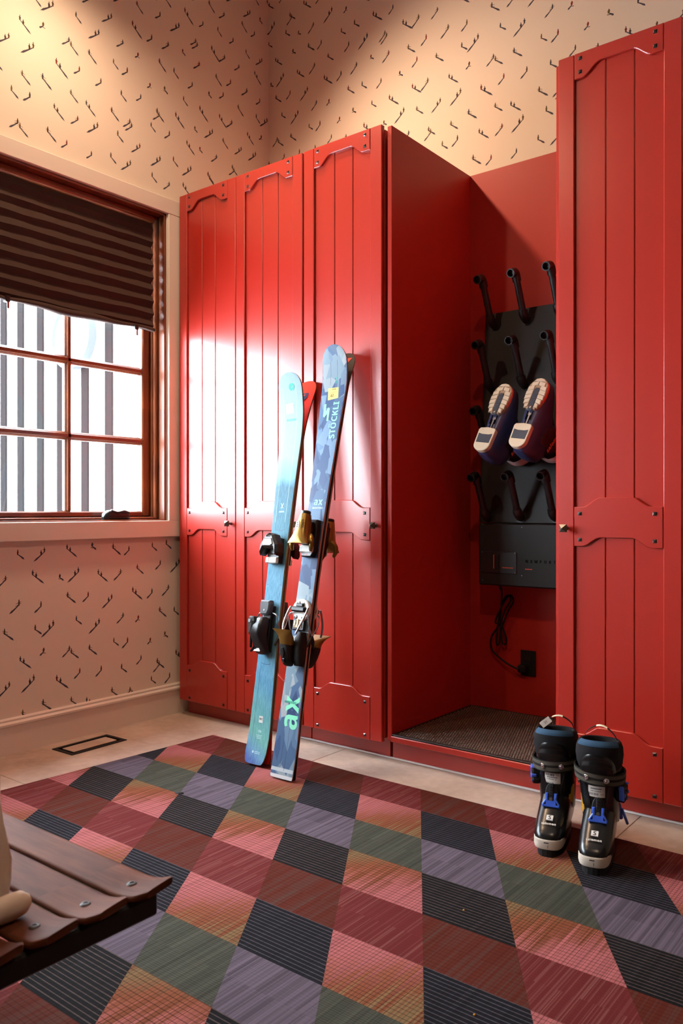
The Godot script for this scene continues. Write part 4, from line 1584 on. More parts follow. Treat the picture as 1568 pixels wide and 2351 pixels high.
func splinter_binding(s: Dictionary, o: Node3D) -> void:
	var b := ski_base(s, 0.9) + ski_thick(s, 0.9)
	var T := Transform3D(Basis(), Vector3(0, 0, b))
	var g := G.new()
	g.prism(T, [Vector2(-0.032, 1.0), Vector2(0.032, 1.0), Vector2(0.036, 0.960), Vector2(0.036, 0.872), Vector2(0.024, 0.850), Vector2(-0.024, 0.850), Vector2(-0.036, 0.872), Vector2(-0.036, 0.960)], 0.0, 0.026, 0.004)
	var toe := obj("toe_binding", g, M.black_plastic, o)
	g = G.new()
	g.bx(-0.034, 0.034, 0.866, 0.894, b + 0.022, b + 0.034, 0.004)
	obj("sole_pad", g, M.white_plastic, toe)
	g = G.new()
	g.prism(T, rect_pts(0.012, 0.003).map(func(p): return p + Vector2(0.0, 0.859)), 0.024, 0.0265)
	obj("red_mark", g, M.base_red, toe)
	g = G.new()
	g.bx(-0.024, 0.024, 0.905, 0.99, b + 0.022, b + 0.05, 0.006)
	g.bx(-0.030, 0.030, 0.898, 0.922, b + 0.022, b + 0.034, 0.004)
	obj("pedestal", g, M.black_plastic, toe)
	g = G.new()
	for x in [-0.022, 0.022]:
		g.lathe(T * at3(x, 0.905, 0.034, 90), [Vector2(0.006, 0), Vector2(0.006, 0.004), Vector2(0.003, 0.005), Vector2(0.0, 0.003)], 10)
	obj("screw", g, M.chrome, toe)
	g = G.new()
	var rings := []
	for e in [[1.016, 0.061, 0.015, 0.016], [1.012, 0.061, 0.021, 0.022], [0.992, 0.060, 0.024, 0.026], [0.965, 0.061, 0.028, 0.030], [0.942, 0.063, 0.032, 0.032], [0.926, 0.067, 0.037, 0.032], [0.912, 0.073, 0.043, 0.028], [0.900, 0.080, 0.048, 0.022], [0.892, 0.086, 0.050, 0.014]]:
		rings.append(super_ring(Vector3(0, e[0], b + e[1]), Vector3.RIGHT, Vector3.BACK, e[2], e[3], 24, 2.4))
	g.loft(rings)
	var hs := obj("toe_housing", g, M.gold, toe)
	g = G.new()
	g.lathe(T * at3(0, 1.008, 0.061), [Vector2(0.020, 0.0), Vector2(0.020, 0.016), Vector2(0.017, 0.019), Vector2(0.015, 0.012), Vector2(0.0, 0.012)], 18)
	obj("tension_cap", g, M.black_plastic, toe)
	for x in [-1.0, 1.0]:
		g = G.new()
		g.tube(smooth_line([Vector3(x * 0.030, 0.93, b + 0.05), Vector3(x * 0.046, 0.912, b + 0.062), Vector3(x * 0.050, 0.888, b + 0.062), Vector3(x * 0.046, 0.868, b + 0.056)], 4), [0.010, 0.010, 0.011, 0.011, 0.011, 0.011, 0.010, 0.010, 0.010, 0.009, 0.008, 0.007, 0.005], 10)
		obj("toe_wing", g, M.gold, toe)
	g = G.new()
	g.prism(T * at3(-0.010, 0.958, 0.0865, -4, -14, 0), disc_pts(0.0125, 24, 0.026), 0.0, 0.0045, 0.001)
	var bd := obj("badge", g, M.tag_cream, toe)
	g = G.new()
	for k in 5:
		g.prism(T * at3(-0.0104 + (k % 2) * 0.002, 0.944 + k * 0.007, 0.0913, -4, -14, 0), rect_pts(0.012 - 0.001 * absf(k - 2), 0.004), 0.0, 0.0006)
	obj("badge_print", g, M.ink, bd)
	text("LOOK", 0.014, T * at3(0.0155, 0.968, 0.0895, 0, 34, -90), M.ink, toe)
	# heel: turntable, bridge, steel arms down to a gold lever and a black spring barrel
	g = G.new()
	g.lathe(T * at3(0, 0.640, 0, 90), [Vector2(0.044, 0.0), Vector2(0.044, 0.010), Vector2(0.041, 0.014), Vector2(0.0, 0.014)], 36)
	var heel := obj("heel_turntable", g, M.white_plastic, o)
	g = G.new()
	for q in [[-0.018, 0.612], [0.018, 0.612], [-0.012, 0.668], [0.012, 0.664], [0.0, 0.655]]:
		g.lathe(T * at3(q[0], q[1], 0.014, 90), [Vector2(0.0075, 0), Vector2(0.0075, 0.003), Vector2(0.004, 0.004), Vector2(0.002, 0.002), Vector2(0.0, 0.002)], 12)
	obj("screw", g, M.steel, heel)
	g = G.new()
	g.bx(-0.034, 0.034, 0.632, 0.652, b + 0.012, b + 0.034, 0.005)
	g.bx(-0.018, 0.018, 0.652, 0.666, b + 0.012, b + 0.026, 0.003)
	obj("heel_bridge", g, M.black_plastic, heel)
	g = G.new()
	g.bx(-0.030, 0.030, 0.56, 0.60, b, b + 0.016, 0.004)
	obj("heel_track", g, M.black_plastic, heel)
	g = G.new()
	for k in 3:
		g.bx(-0.020 + k * 0.014, -0.010 + k * 0.014, 0.574, 0.604 - 0.006 * absf(k - 1), b + 0.014, b + 0.022, 0.002)
	g.bx(-0.022, 0.020, 0.570, 0.582, b + 0.014, b + 0.020, 0.002)
	obj("brake_pad", g, M.tag_cream, heel)
	for x in [-1.0, 1.0]:
		g = G.new()
		g.tube(smooth_line([Vector3(x * 0.044, 0.650, b + 0.022), Vector3(x * 0.046, 0.625, b + 0.034), Vector3(x * 0.042, 0.58, b + 0.054), Vector3(x * 0.032, 0.545, b + 0.062)], 4), 0.0042, 8)
		obj("turn_arm", g, M.steel, heel)
	g = G.new()
	rings = []
	for e in [[0.556, 0.104, 0.048, 0.004], [0.551, 0.098, 0.046, 0.008], [0.542, 0.086, 0.038, 0.014], [0.530, 0.074, 0.031, 0.024], [0.515, 0.064, 0.028, 0.028], [0.502, 0.060, 0.027, 0.028], [0.498, 0.059, 0.022, 0.024]]:
		rings.append(super_ring(Vector3(-0.004, e[0], b + e[1]), Vector3.RIGHT, Vector3.BACK, e[2], e[3], 24, 2.4))
	g.loft(rings)
	obj("heel_lever", g, M.gold, heel)
	g = G.new()
	rings = []
	for e in [[0.504, 0.059, 0.025, 0.027], [0.49, 0.056, 0.026, 0.028], [0.465, 0.049, 0.025, 0.026], [0.44, 0.041, 0.022, 0.022], [0.425, 0.035, 0.018, 0.016], [0.420, 0.033, 0.010, 0.010]]:
		rings.append(super_ring(Vector3(-0.006, e[0], b + e[1]), Vector3.RIGHT, Vector3.BACK, e[2], e[3], 20, 3.0))
	g.loft(rings)
	var bar := obj("spring_barrel", g, M.matte_black, heel)
	g = G.new()
	g.prism(T * at3(-0.006, 0.470, 0.0785, 14, 0, 0), disc_pts(0.008, 18, 0.020), 0.0, 0.003, 0.001)
	g.prism(T * at3(-0.006, 0.440, 0.0655, 20, 0, 0), rect_pts(0.010, 0.016), 0.0, 0.003, 0.001)
	obj("gauge", g, M.black_plastic, bar)
	g = G.new()
	rings = []
	for e in [[0.555, 0.020, 0.010, 0.018], [0.53, 0.022, 0.018, 0.024], [0.49, 0.024, 0.022, 0.028], [0.45, 0.020, 0.022, 0.024], [0.425, 0.014, 0.018, 0.014]]:
		rings.append(super_ring(Vector3(0.030, e[0], b + e[1]), Vector3.RIGHT, Vector3.BACK, e[2], e[3], 16, 3.0))
	g.loft(rings)
	obj("brake_shoe", g, M.matte_black, heel)
	text("LOOK", 0.013, T * at3(0.049, 0.482, 0.030, 0, 78, -80), M.gold, heel)
	brake_wires(o, 0.60, 0.040, b + 0.008)


func build_skis() -> void:
	# each pair stands on its tails, bases together, and leans on a door
	for k in 2:
		var tail := [Vector3(0.935, 0.0085, 1.058), Vector3(1.139, 0.0085, 1.130)][k] as Vector3
		var tip := [Vector3(0.905, 1.60, 0.772), Vector3(1.127, 1.71, 0.757)][k] as Vector3
		var y := (tip - tail).normalized()
		var turn := [-0.04, 0.02][k] as float
		var x := (Vector3(cos(turn), 0, -sin(turn)) - y * y.dot(Vector3(cos(turn), 0, -sin(turn)))).normalized()
		var z := x.cross(y)
		var front := build_ski(k, ["pale ice-blue ski in front of its pair, with black binding and sea-green tail", "grey-blue splinter-patterned ski with gold binding, in front of its pair"][k], "skis leaning on the lockers")
		front.transform = Transform3D(Basis(x, y, z), tail + z * 0.0008)
		var back := Transform3D(Basis(-x, y, -z), tail - z * 0.0008 )
		dup(front, "ski", ["red-based ski behind the pale ice-blue one, red tip showing its dark emblem", "ski hidden behind the splinter-patterned one, black base with red tip mark"][k], "ski", back, "skis leaning on the lockers")


# ---------------------------------------------------------------- boots
# own axes of a boot: x across, y up from the sole, z towards the toe
func boot_shell_rings() -> Array:
	var r := []
	for e in [[-0.152, 0.014, 0.035, 0.085], [-0.149, 0.028, 0.020, 0.12], [-0.135, 0.037, 0.014, 0.16], [-0.10, 0.042, 0.012, 0.185], [-0.05, 0.045, 0.012, 0.19], [0.0, 0.047, 0.012, 0.176], [0.04, 0.0475, 0.012, 0.142], [0.075, 0.0475, 0.012, 0.116], [0.105, 0.046, 0.012, 0.098], [0.130, 0.043, 0.012, 0.084], [0.148, 0.037, 0.014, 0.073], [0.158, 0.028, 0.018, 0.062], [0.163, 0.014, 0.026, 0.050]]:
		r.append(super_ring(Vector3(0, (e[2] + e[3]) / 2, e[0]), Vector3.RIGHT, Vector3.UP, e[1], (e[3] - e[2]) / 2, 32, 2.7))
	return r


func cuff_at(y: float) -> Vector3:        # half width, half depth, centre z of the cuff at a height
	var t := clampf((y - 0.10) / 0.18, 0.0, 1.4)
	return Vector3(lerpf(0.052, 0.0635, t), lerpf(0.069, 0.066, t), lerpf(-0.034, -0.002, t))


func cuff_point(y: float, a: float, lift := 0.0) -> Vector3:     # a = 0 is the front, positive towards +x
	var c := cuff_at(y)
	return Vector3((c.x + lift) * sin(a), y, c.z + (c.y + lift) * cos(a))


func cuff_frame(y: float, a: float, lift := 0.0) -> Transform3D:
	var c := cuff_at(y)
	return facing(cuff_point(y, a, lift), Vector3(sin(a) / c.x, -2.4 * cos(a), cos(a) / c.y).normalized() if false else Vector3(sin(a) / c.x, 0, cos(a) / c.y).normalized() + Vector3(0, 0.0, 0))


func band(y0: float, y1: float, lift: float, a0: float, a1: float, m: Material, called: String, parent: Node, thick := 0.003, drop := 0.0) -> MeshInstance3D:
	var g := G.new()
	var P := []
	var Q := []
	for i in 3:
		var y := lerpf(y0, y1, i / 2.0)
		var r := []
		var q := []
		for j in 29:
			var a := lerpf(a0, a1, j / 28.0)
			r.append(cuff_point(y - drop * sin(a), a, lift + thick * (1.0 if i == 1 else 0.8)))
			q.append(cuff_point(y - drop * sin(a), a, lift - 0.002))
		P.append(r)
		Q.append(q)
	g.sheet(P, Vector3(0, 0, 0.001) + Vector3(sin((a0 + a1) / 2), 0, cos((a0 + a1) / 2))) if absf(a1 - a0) < 3.0 else wrap_sheet(g, P)
	for e in [0, 2]:
		for j in 28:
			g.quad(P[e][j], P[e][j + 1], Q[e][j + 1], Q[e][j], Vector3(0, signf(y1 - y0) * (-1.0 if e == 0 else 1.0), 0))
	for e in [0, 28]:
		for i in 2:
			g.quad(P[i][e], P[i + 1][e], Q[i + 1][e], Q[i][e], (P[0][e] - P[0][14]))
	return obj(called, g, m, parent)


func wrap_sheet(g: G, P: Array) -> void:      # a sheet bent more than half way round: each strip faces away from the axis
	var N: int = P[0].size()
	for i in P.size() - 1:
		for j in N - 1:
			var u0 := Vector2(float(j) / (N - 1), float(i) / (P.size() - 1))
			var u1 := Vector2(float(j + 1) / (N - 1), float(i + 1) / (P.size() - 1))
			var na: Vector3 = (P[i][j] * Vector3(1, 0, 1)).normalized()
			var nb: Vector3 = (P[i][j + 1] * Vector3(1, 0, 1)).normalized()
			g.tri3(P[i][j], P[i][j + 1], P[i + 1][j + 1], na, nb, nb, u0, Vector2(u1.x, u0.y), u1)
			g.tri3(P[i][j], P[i + 1][j + 1], P[i + 1][j], na, nb, na, u0, u1, Vector2(u0.x, u1.y))


func ski_boot(label: String, at: Vector3, turn: float, mirror: float, which: int) -> void:
	var o := thing("ski_boot", label, "ski boot", at, turn, "black ski boots on the rug")
	# sole and lower shell
	var g := G.new()
	var outline := []
	for i in 40:
		var a := TAU * i / 40.0
		var front := sin(a) > 0.0
		outline.append(Vector2(0.043 * signf(cos(a)) * pow(absf(cos(a)), 0.62) * (1.0 if front else 0.92), 0.02 + sin(a) * (0.146 if front else 0.168)))
	g.prism(Transform3D(Basis(Vector3.RIGHT, Vector3.BACK, Vector3.UP), Vector3.ZERO), outline, 0.0, 0.024, 0.003)
	obj("sole", g, M.matte_black, o)
	g = G.new()
	g.loft(boot_shell_rings())
	var shell := obj("shell", g, M.boot_black, o)
	# pale toe lug wrapped round the front of the shell
	g = G.new()
	var P := []
	for i in 4:
		var y := [0.022, 0.028, 0.046, 0.050][i] as float
		var row := []
		for j in 25:
			var a := lerpf(-1.62, 1.62, j / 24.0)
			var k := [1.0, 1.03, 1.02, 0.97][i] as float
			row.append(Vector3(0.0435 * k * signf(sin(a)) * pow(absf(sin(a)), 0.7), y + 0.004 * pow(absf(sin(a)), 6.0), 0.100 + 0.066 * k * pow(maxf(cos(a), 0.0), 0.6) - (0.012 if cos(a) < 0.0 else 0.0)))
		P.append(row)
	g.sheet(P, Vector3.BACK)
	for i in 24:
		g.quad(P[3][i], P[3][i + 1], Vector3(P[3][i + 1].x * 0.7, 0.049, P[3][i + 1].z - 0.02), Vector3(P[3][i].x * 0.7, 0.049, P[3][i].z - 0.02), Vector3.UP)
	var lug := obj("toe_lug", g, M.sole_white, o)
	g = G.new()
	for q in [-0.018, 0.004, 0.024]:
		g.bx(q - 0.0006, q + 0.0006, 0.027, 0.036, 0.1655 - q * q * 9.0, 0.168 - q * q * 9.0)
	g.bx(-0.008, 0.006, 0.041, 0.0435, 0.1655, 0.168)
	obj("lug_mark", g, M.ink, lug)
	# cuff
	g = G.new()
	var rings := []
	for y in [0.088, 0.094, 0.12, 0.15, 0.18, 0.21, 0.24, 0.262, 0.268]:
		var c := cuff_at(y)
		var k := 0.94 if y < 0.09 or y > 0.265 else 1.0
		var ring := super_ring(Vector3(0, y, c.z), Vector3.RIGHT, Vector3.BACK, c.x * k, c.y * k, 40, 2.2)
		for j in ring.size():
			var f := (ring[j].z - c.z) / c.y
			ring[j].y += (0.030 * maxf(f, 0.0) if y < 0.14 else 0.0) * (1.0 - (y - 0.088) / 0.06) + (0.012 * f if y > 0.25 else 0.0)
		rings.append(ring)
	g.loft(rings)
	var cuff := obj("cuff", g, M.boot_black, o)
	# front overlap flange: two raised edges that run down to the ankle
	for x in [-1.0, 1.0]:
		var line := []
		for i in 9:
			var y := lerpf(0.255, 0.15, i / 8.0)
			line.append(cuff_point(y, x * lerpf(0.85, 0.34, pow(i / 8.0, 0.7)), 0.0005))
		g = G.new()
		g.tube(smooth_line(line, 3), 0.0035, 8)
		obj("overlap_edge", g, M.boot_black, cuff)
	# liner with a hollow top, and the tongue in front
	g = G.new()
	rings = []
	for e in [[0.250, 0.056, 0.060, 0.0], [0.275, 0.0655, 0.067, 0.002], [0.300, 0.0685, 0.069, 0.004], [0.322, 0.067, 0.068, 0.004], [0.336, 0.062, 0.064, 0.004], [0.342, 0.056, 0.058, 0.004], [0.338, 0.050, 0.052, 0.004], [0.315, 0.046, 0.047, 0.003], [0.27, 0.043, 0.044, 0.0]]:
		var ring := super_ring(Vector3(0, e[0], e[3] - 0.002), Vector3.RIGHT, Vector3.BACK, e[1], e[2], 36, 2.3)
		for j in ring.size():
			ring[j].y += 0.006 * ring[j].z / 0.068
		rings.append(ring)
	g.loft(rings, true, true)
	var liner := obj("liner", g, M.liner, o)
	g = G.new()
	P = []
	for i in 5:
		var y := [0.329, 0.333, 0.337, 0.341, 0.3445][i] as float
		var rx := [0.0662, 0.0652, 0.0632, 0.0590, 0.0555][i] as float
		var row := []
		for j in 21:
			var a := lerpf(-1.2, 1.2, j / 20.0)
			var inset := 0.003 * pow(absf(a) / 1.2, 8.0)
			var sa := signf(sin(a)) * pow(absf(sin(a)), 0.87)
			var ca := signf(cos(a)) * pow(absf(cos(a)), 0.87)
			row.append(Vector3((rx - inset) * sa, y + 0.006 * ca, 0.002 + (rx + 0.0015 - inset) * ca))
		P.append(row)
	g.sheet(P, Vector3(0, 0.5, 1))
	obj("trim_band", g, M.liner_blue, liner)
	g = G.new()
	P = []
	for i in 9:
		var t := i / 8.0
		var row := []
		for j in 17:
			var a := lerpf(-0.8, 0.8, j / 16.0)
			var y := lerpf(0.252, 0.314 - 0.030 * pow(absf(a) / 0.8, 3.0), t)
			var lift := 0.006 + 0.004 * sin(PI * minf(t * 1.4, 1.0)) - (0.004 if i == 8 else 0.0) - 0.003 * pow(absf(a) / 0.8, 6.0) + (0.0022 if t < 0.62 and absf(a) < 0.62 else 0.0)
			row.append(cuff_point(y, a, lift + 0.003))
		P.append(row)
	g.sheet(P, Vector3(0, 0.2, 1))
	obj("tongue", g, M.boot_black, o)
	# power strap with two studs
	var st := band(0.222, 0.258, 0.0105, -2.6, 2.6, M.strap, "power_strap", o, 0.003, 0.006 * mirror)
	for a in [-0.42, 0.36]:
		g = G.new()
		g.lathe(cuff_frame(0.240 - 0.006 * mirror * sin(a), a, 0.0135) * at3(0, 0, 0, 90), [Vector2(0.0082, 0.0), Vector2(0.0082, 0.0018), Vector2(0.0068, 0.0032), Vector2(0.0042, 0.0026), Vector2(0.0036, 0.0034), Vector2(0.0, 0.004)], 20)
		obj("stud", g, M.chrome, st)
	# rental label on the shin
	var lb := band(0.216, 0.182, 0.0006, -0.50, 0.36, M["boot_label_%d" % which], "shin_label", o, 0.0008)
	lb.set_meta("label", "white paper rental label with bar code")
	# ankle buckle: dark arch, ladder, blue bail
	var f := facing(Vector3(0.004 * mirror, 0.138, 0.062), Vector3(0, 0.32, 1))
	g = G.new()
	var arch := []
	for i in 15:
		var a := PI * i / 14.0
		arch.append(Vector2(cos(a) * 0.020, 0.016 + sin(a) * 0.034))
	arch.append_array([Vector2(-0.022, -0.012), Vector2(0.022, -0.012)])
	g.prism(f, arch, -0.03, 0.0, 0.002)
	var bk := obj("ankle_buckle", g, M.matte_black, o)
	g = G.new()
	g.box(f * at3(0, 0.018, 0.005), Vector3(0.013, 0.056, 0.007), 0.002)
	for i in 4:
		g.box(f * at3(0, 0.012 + i * 0.008, 0.0095), Vector3(0.010, 0.0035, 0.003), 0.001)
	obj("ladder", g, M.black_plastic, bk)
	g = G.new()
	g.lathe(f * at3(0, 0.0, 0.0085, 90), [Vector2(0.0055, 0), Vector2(0.005, 0.0016), Vector2(0.002, 0.002), Vector2(0, 0.0014)], 14)
	obj("pivot", g, M.pewter, bk)
	g = G.new()
	g.prism(f, [Vector2(-0.018, 0.018), Vector2(-0.017, 0.000), Vector2(-0.027, -0.016), Vector2(-0.0255, -0.024), Vector2(0.0255, -0.024), Vector2(0.027, -0.016), Vector2(0.017, 0.000), Vector2(0.018, 0.018), Vector2(0.0092, 0.018), Vector2(0.0085, -0.004), Vector2(-0.0085, -0.004), Vector2(-0.0092, 0.018)], 0.002, 0.010, 0.0022)
	var bail := obj("bail", g, M.buckle_blue, bk)
	g = G.new()
	for x in [-1.0, 1.0]:
		g.prism(f, [Vector2(x * 0.0145, -0.006), Vector2(x * 0.0215, -0.0165), Vector2(x * 0.0155, -0.0165)], 0.0095, 0.0104)
	obj("bail_hole", g, M.hole, bail)
	# cuff buckle on the outer side
	var side := cuff_frame(0.196, 1.28 * mirror, 0.004)
	g = G.new()
	g.prism(side * at3(0, 0, 0, 0, 0, -8 * mirror), [Vector2(-0.020, 0.022), Vector2(0.004, 0.028), Vector2(0.022, 0.020), Vector2(0.022, 0.004), Vector2(0.018, -0.006), Vector2(0.020, -0.020), Vector2(0.002, -0.034), Vector2(-0.016, -0.024), Vector2(-0.022, 0.0)], -0.006, 0.016, 0.005)
	var sb := obj("cuff_buckle", g, M.matte_black, o)
	g = G.new()
	for q in [[-0.019, -0.002, 0.005, 0.044, 4.0], [0.012, 0.022, 0.016, 0.006, -12.0], [0.019, -0.004, 0.008, 0.010, 0.0], [-0.010, -0.010, 0.012, 0.010, -10.0], [0.012, -0.022, 0.012, 0.005, 20.0]]:
		g.box(side * at3(q[0], q[1], 0.010, 0, 0, q[4]), Vector3(q[2], q[3], 0.017), 0.002)
	obj("buckle_trim", g, M.buckle_blue, sb)
	g = G.new()
	g.box(side * at3(0.002, 0.010, 0.0165), Vector3(0.017, 0.0028, 0.001), 0.0)
	g.box(side * at3(0.0, -0.006, 0.0165, 0, 0, 8), Vector3(0.004, 0.014, 0.002), 0.0008)
	obj("catch", g, M.pewter, sb)
	# amber sticker on the inner side, mode switch and strap at the heel
	band(0.175, 0.118, 0.0008, -mirror * 1.05 - 0.19, -mirror * 1.05 + 0.19, M.sticker_amber, "amber_sticker", o, 0.0007)
	g = G.new()
	g.lathe(Transform3D(Basis(Vector3.BACK, Vector3.RIGHT * mirror, Vector3.DOWN * mirror), Vector3(0.049 * mirror, 0.105, -0.04)), [Vector2(0.016, 0), Vector2(0.015, 0.003), Vector2(0.006, 0.004), Vector2(0.0, 0.003)], 20)
	obj("cuff_pivot", g, M.black_plastic, o)
	g = G.new()
	g.box(at3(0.046 * mirror, 0.090, -0.128, 0, -28 * mirror, 10 * mirror), Vector3(0.010, 0.050, 0.012), 0.003)
	g.box(at3(0.060 * mirror, 0.076, -0.126, 0, -20 * mirror, 24 * mirror), Vector3(0.006, 0.050, 0.010), 0.002)
	obj("walk_lever", g, M.buckle_blue, o)
	# mark and name on the toe
	var tp := facing(Vector3(0, 0.0985, 0.113), Vector3(0, 0.87, 0.49))
	g = G.new()
	g.prism(tp, rect_pts(0.020, 0.019), -0.003, 0.0016, 0.0004)
	var lg := obj("emblem", g, M.logo_white, o)
	text("S", 0.019, tp * at3(0, 0, 0.0017), M.ink, lg)
	text("salomon", 0.0105, facing(Vector3(0, 0.0875, 0.1325), Vector3(0, 0.86, 0.51)), M.logo_white, o)
	# pull loop over the opening, with a woven patch
	g = G.new()
	var loop := smooth_line([Vector3(-0.050 * mirror, 0.325, -0.035), Vector3(-0.042 * mirror, 0.352, -0.04), Vector3(-0.014 * mirror, 0.371, -0.04), Vector3(0.014 * mirror, 0.370, -0.036), Vector3(0.040 * mirror, 0.350, -0.028), Vector3(0.052 * mirror, 0.325, -0.02)], 6)
	var top := []
	for p in loop:
		top.append([p + Vector3(0, 0, -0.006), p + Vector3(0, 0.0012, 0), p + Vector3(0, 0, 0.006)])
	g.sheet(top, Vector3.UP)
	var und := []
	for p in loop:
		und.append([p + Vector3(0, -0.0016, -0.006), p + Vector3(0, -0.0018, 0), p + Vector3(0, -0.0016, 0.006)])
	g.sheet(und, Vector3.DOWN)
	for q in [0, 2]:
		var e := []
		for i in loop.size():
			e.append([top[i][q], und[i][q]])
		g.sheet(e, Vector3(0, 0, -1.0 if q == 0 else 1.0))
	var pl := obj("pull_loop", g, M.matte_black, o)
	g = G.new()
	var patch := []
	for i in range(12, 20):
		patch.append([loop[i] + Vector3(0, 0.0012, -0.0062), loop[i] + Vector3(0, 0.0024, 0), loop[i] + Vector3(0, 0.0012, 0.0062), loop[i] + Vector3(0, -0.001, 0.0068)])
	g.sheet(patch, Vector3(0, 1, 0.3))
	obj("loop_patch", g, M.tag_cream, pl)
	if which == 0:
		g = G.new()
		g.box(at3(-0.036, 0.352, -0.02, -25, 15, 38), Vector3(0.036, 0.020, 0.0012), 0.0003)
		var tg := obj("size_tag", g, M.logo_white, o)
		text("31", 0.011, at3(-0.036, 0.352, -0.02, -25, 15, 38) * at3(0, 0, 0.0008), M.ink, tg, false)


func hung_boot(label: String, t: Transform3D) -> void:
	var o := thing("hung_ski_boot", label, "ski boot", Vector3.ZERO, 0.0, "navy ski boots drying on the boot dryer")
	o.transform = t
	var g := G.new()
	g.loft(boot_shell_rings())
	obj("shell", g, M.boot_navy, o)
	var S := Transform3D(Basis(Vector3.RIGHT, Vector3.BACK, Vector3.UP), Vector3.ZERO)     # polygons in the sole plane: x across, y to the toe; depth is up
	# forefoot sole with a scalloped edge, seven bars across, and its coloured side
	var pts := []
	for i in 22:
		var a := PI * i / 21.0
		pts.append(Vector2(cos(a) * 0.044, 0.112 + sin(a) * 0.050))
	pts.append_array([Vector2(-0.046, 0.085), Vector2(-0.041, 0.06), Vector2(-0.033, 0.036), Vector2(-0.018, 0.022), Vector2(0.018, 0.022), Vector2(0.033, 0.036), Vector2(0.041, 0.06), Vector2(0.046, 0.085)])
	g = G.new()
	g.prism(S, pts, 0.016, 0.0, 0.002)
	var fore := obj("forefoot_sole", g, M.sole_tan, o)
	g = G.new()
	g.prism(S, [Vector2(0.034, 0.048), Vector2(0.043, 0.062), Vector2(0.047, 0.085), Vector2(0.0465, 0.112), Vector2(0.041, 0.135), Vector2(0.036, 0.142), Vector2(0.040, 0.112), Vector2(0.040, 0.085), Vector2(0.036, 0.062)], 0.014, 0.002, 0.002)
	obj("sole_rand", g, M.sole_red, fore)
	g = G.new()
	for side in [-1.0, 1.0]:
		for k in 6:
			var y := 0.034 + k * 0.0195
			var x1 := [0.030, 0.038, 0.042, 0.043, 0.041, 0.030][k] as float
			var x0 := 0.0135 if k < 5 else 0.001
			g.prism(S, [Vector2(side * x0, y - 0.002), Vector2(side * x1, y - 0.009), Vector2(side * x1, y + 0.008), Vector2(side * x0, y + 0.0155)], 0.004, -0.0035, 0.0015)
	g.prism(S, [Vector2(-0.026, 0.147), Vector2(0.026, 0.147), Vector2(0.018, 0.157), Vector2(0.0, 0.161), Vector2(-0.018, 0.157)], 0.004, -0.0035, 0.0015)
	obj("tread_bar", g, M.sole_cream, fore)
	g = G.new()
	var insert := [Vector2(-0.010, 0.018), Vector2(0.010, 0.018), Vector2(0.0135, 0.06), Vector2(0.0145, 0.10), Vector2(0.008, 0.118), Vector2(-0.008, 0.118), Vector2(-0.0145, 0.10), Vector2(-0.0135, 0.06)]
	g.prism(S, insert, 0.004, -0.002, 0.002)
	for k in 8:
		g.box(at3(0, -0.0022, 0.046 + k * 0.009), Vector3(0.022, 0.003, 0.005), 0.001)
	var ins := obj("sole_insert", g, M.sole_dark, fore)
	g = G.new()
	g.lathe(Transform3D(Basis(Vector3.RIGHT, Vector3.DOWN, Vector3.FORWARD), Vector3(0, -0.0015, 0.029)), [Vector2(0.006, 0), Vector2(0.006, 0.002), Vector2(0.003, 0.003), Vector2(0.002, 0.001), Vector2(0.0, 0.001)], 14)
	obj("sole_screw", g, M.chrome, ins)
	# heel sole with its dark pad and four screw holes
	pts = []
	for i in 17:
		var a := PI + PI * i / 16.0
		pts.append(Vector2(cos(a) * 0.0375, -0.120 + sin(a) * 0.031))
	pts.append_array([Vector2(0.040, -0.055), Vector2(0.034, -0.047), Vector2(0.0, -0.043), Vector2(-0.034, -0.047), Vector2(-0.040, -0.055)])
	g = G.new()
	g.prism(S, pts, 0.016, -0.003, 0.002)
	var heel := obj("heel_sole", g, M.sole_cream, o)
	g = G.new()
	g.prism(S, [Vector2(-0.031, -0.114), Vector2(0.031, -0.114), Vector2(0.0325, -0.072), Vector2(0.015, -0.076), Vector2(-0.015, -0.076), Vector2(-0.0325, -0.072)], 0.0, -0.0036, 0.0005)
	obj("heel_pad", g, M.sole_dark, heel)
	g = G.new()
	for q in [[-0.024, -0.061], [0.024, -0.061], [-0.022, -0.126], [0.022, -0.126]]:
		g.lathe(Transform3D(Basis(Vector3.RIGHT, Vector3.DOWN, Vector3.FORWARD), Vector3(q[0], 0.0026, q[1])), [Vector2(0.0052, 0.0012), Vector2(0.0045, 0.0012), Vector2(0.0, 0.0008)], 12)
	obj("screw_hole", g, M.hole, heel)
	g = G.new()
	for q in [[-0.006, 0.0], [0.006, 0.0], [-0.011, 0.018], [0.011, 0.018]]:
		g.bx(q[0] - 0.0008, q[0] + 0.0008, 0.0095, 0.013, -0.038 + q[1], 0.0 + q[1])
	obj("shank_rib", g, M.hole, o)
	# cuff, dark above, pale collar at its open end, ratchet strap
	g = G.new()
	var rings := []
	for y in [0.088, 0.094, 0.12, 0.15, 0.18, 0.21, 0.235, 0.24]:
		var c := cuff_at(y)
		var k := 0.94 if y < 0.09 or y > 0.237 else 1.0
		var ring := super_ring(Vector3(0, y, c.z), Vector3.RIGHT, Vector3.BACK, c.x * k, c.y * k, 32, 2.2)
		for j in ring.size():
			var f := (ring[j].z - c.z) / c.y
			ring[j].y += (0.030 * maxf(f, 0.0) if y < 0.14 else 0.0) * (1.0 - (y - 0.088) / 0.06)
		rings.append(ring)
	g.loft(rings)
	var cuff := obj("cuff", g, M.boot_plum, o)
	g = G.new()
	rings = []
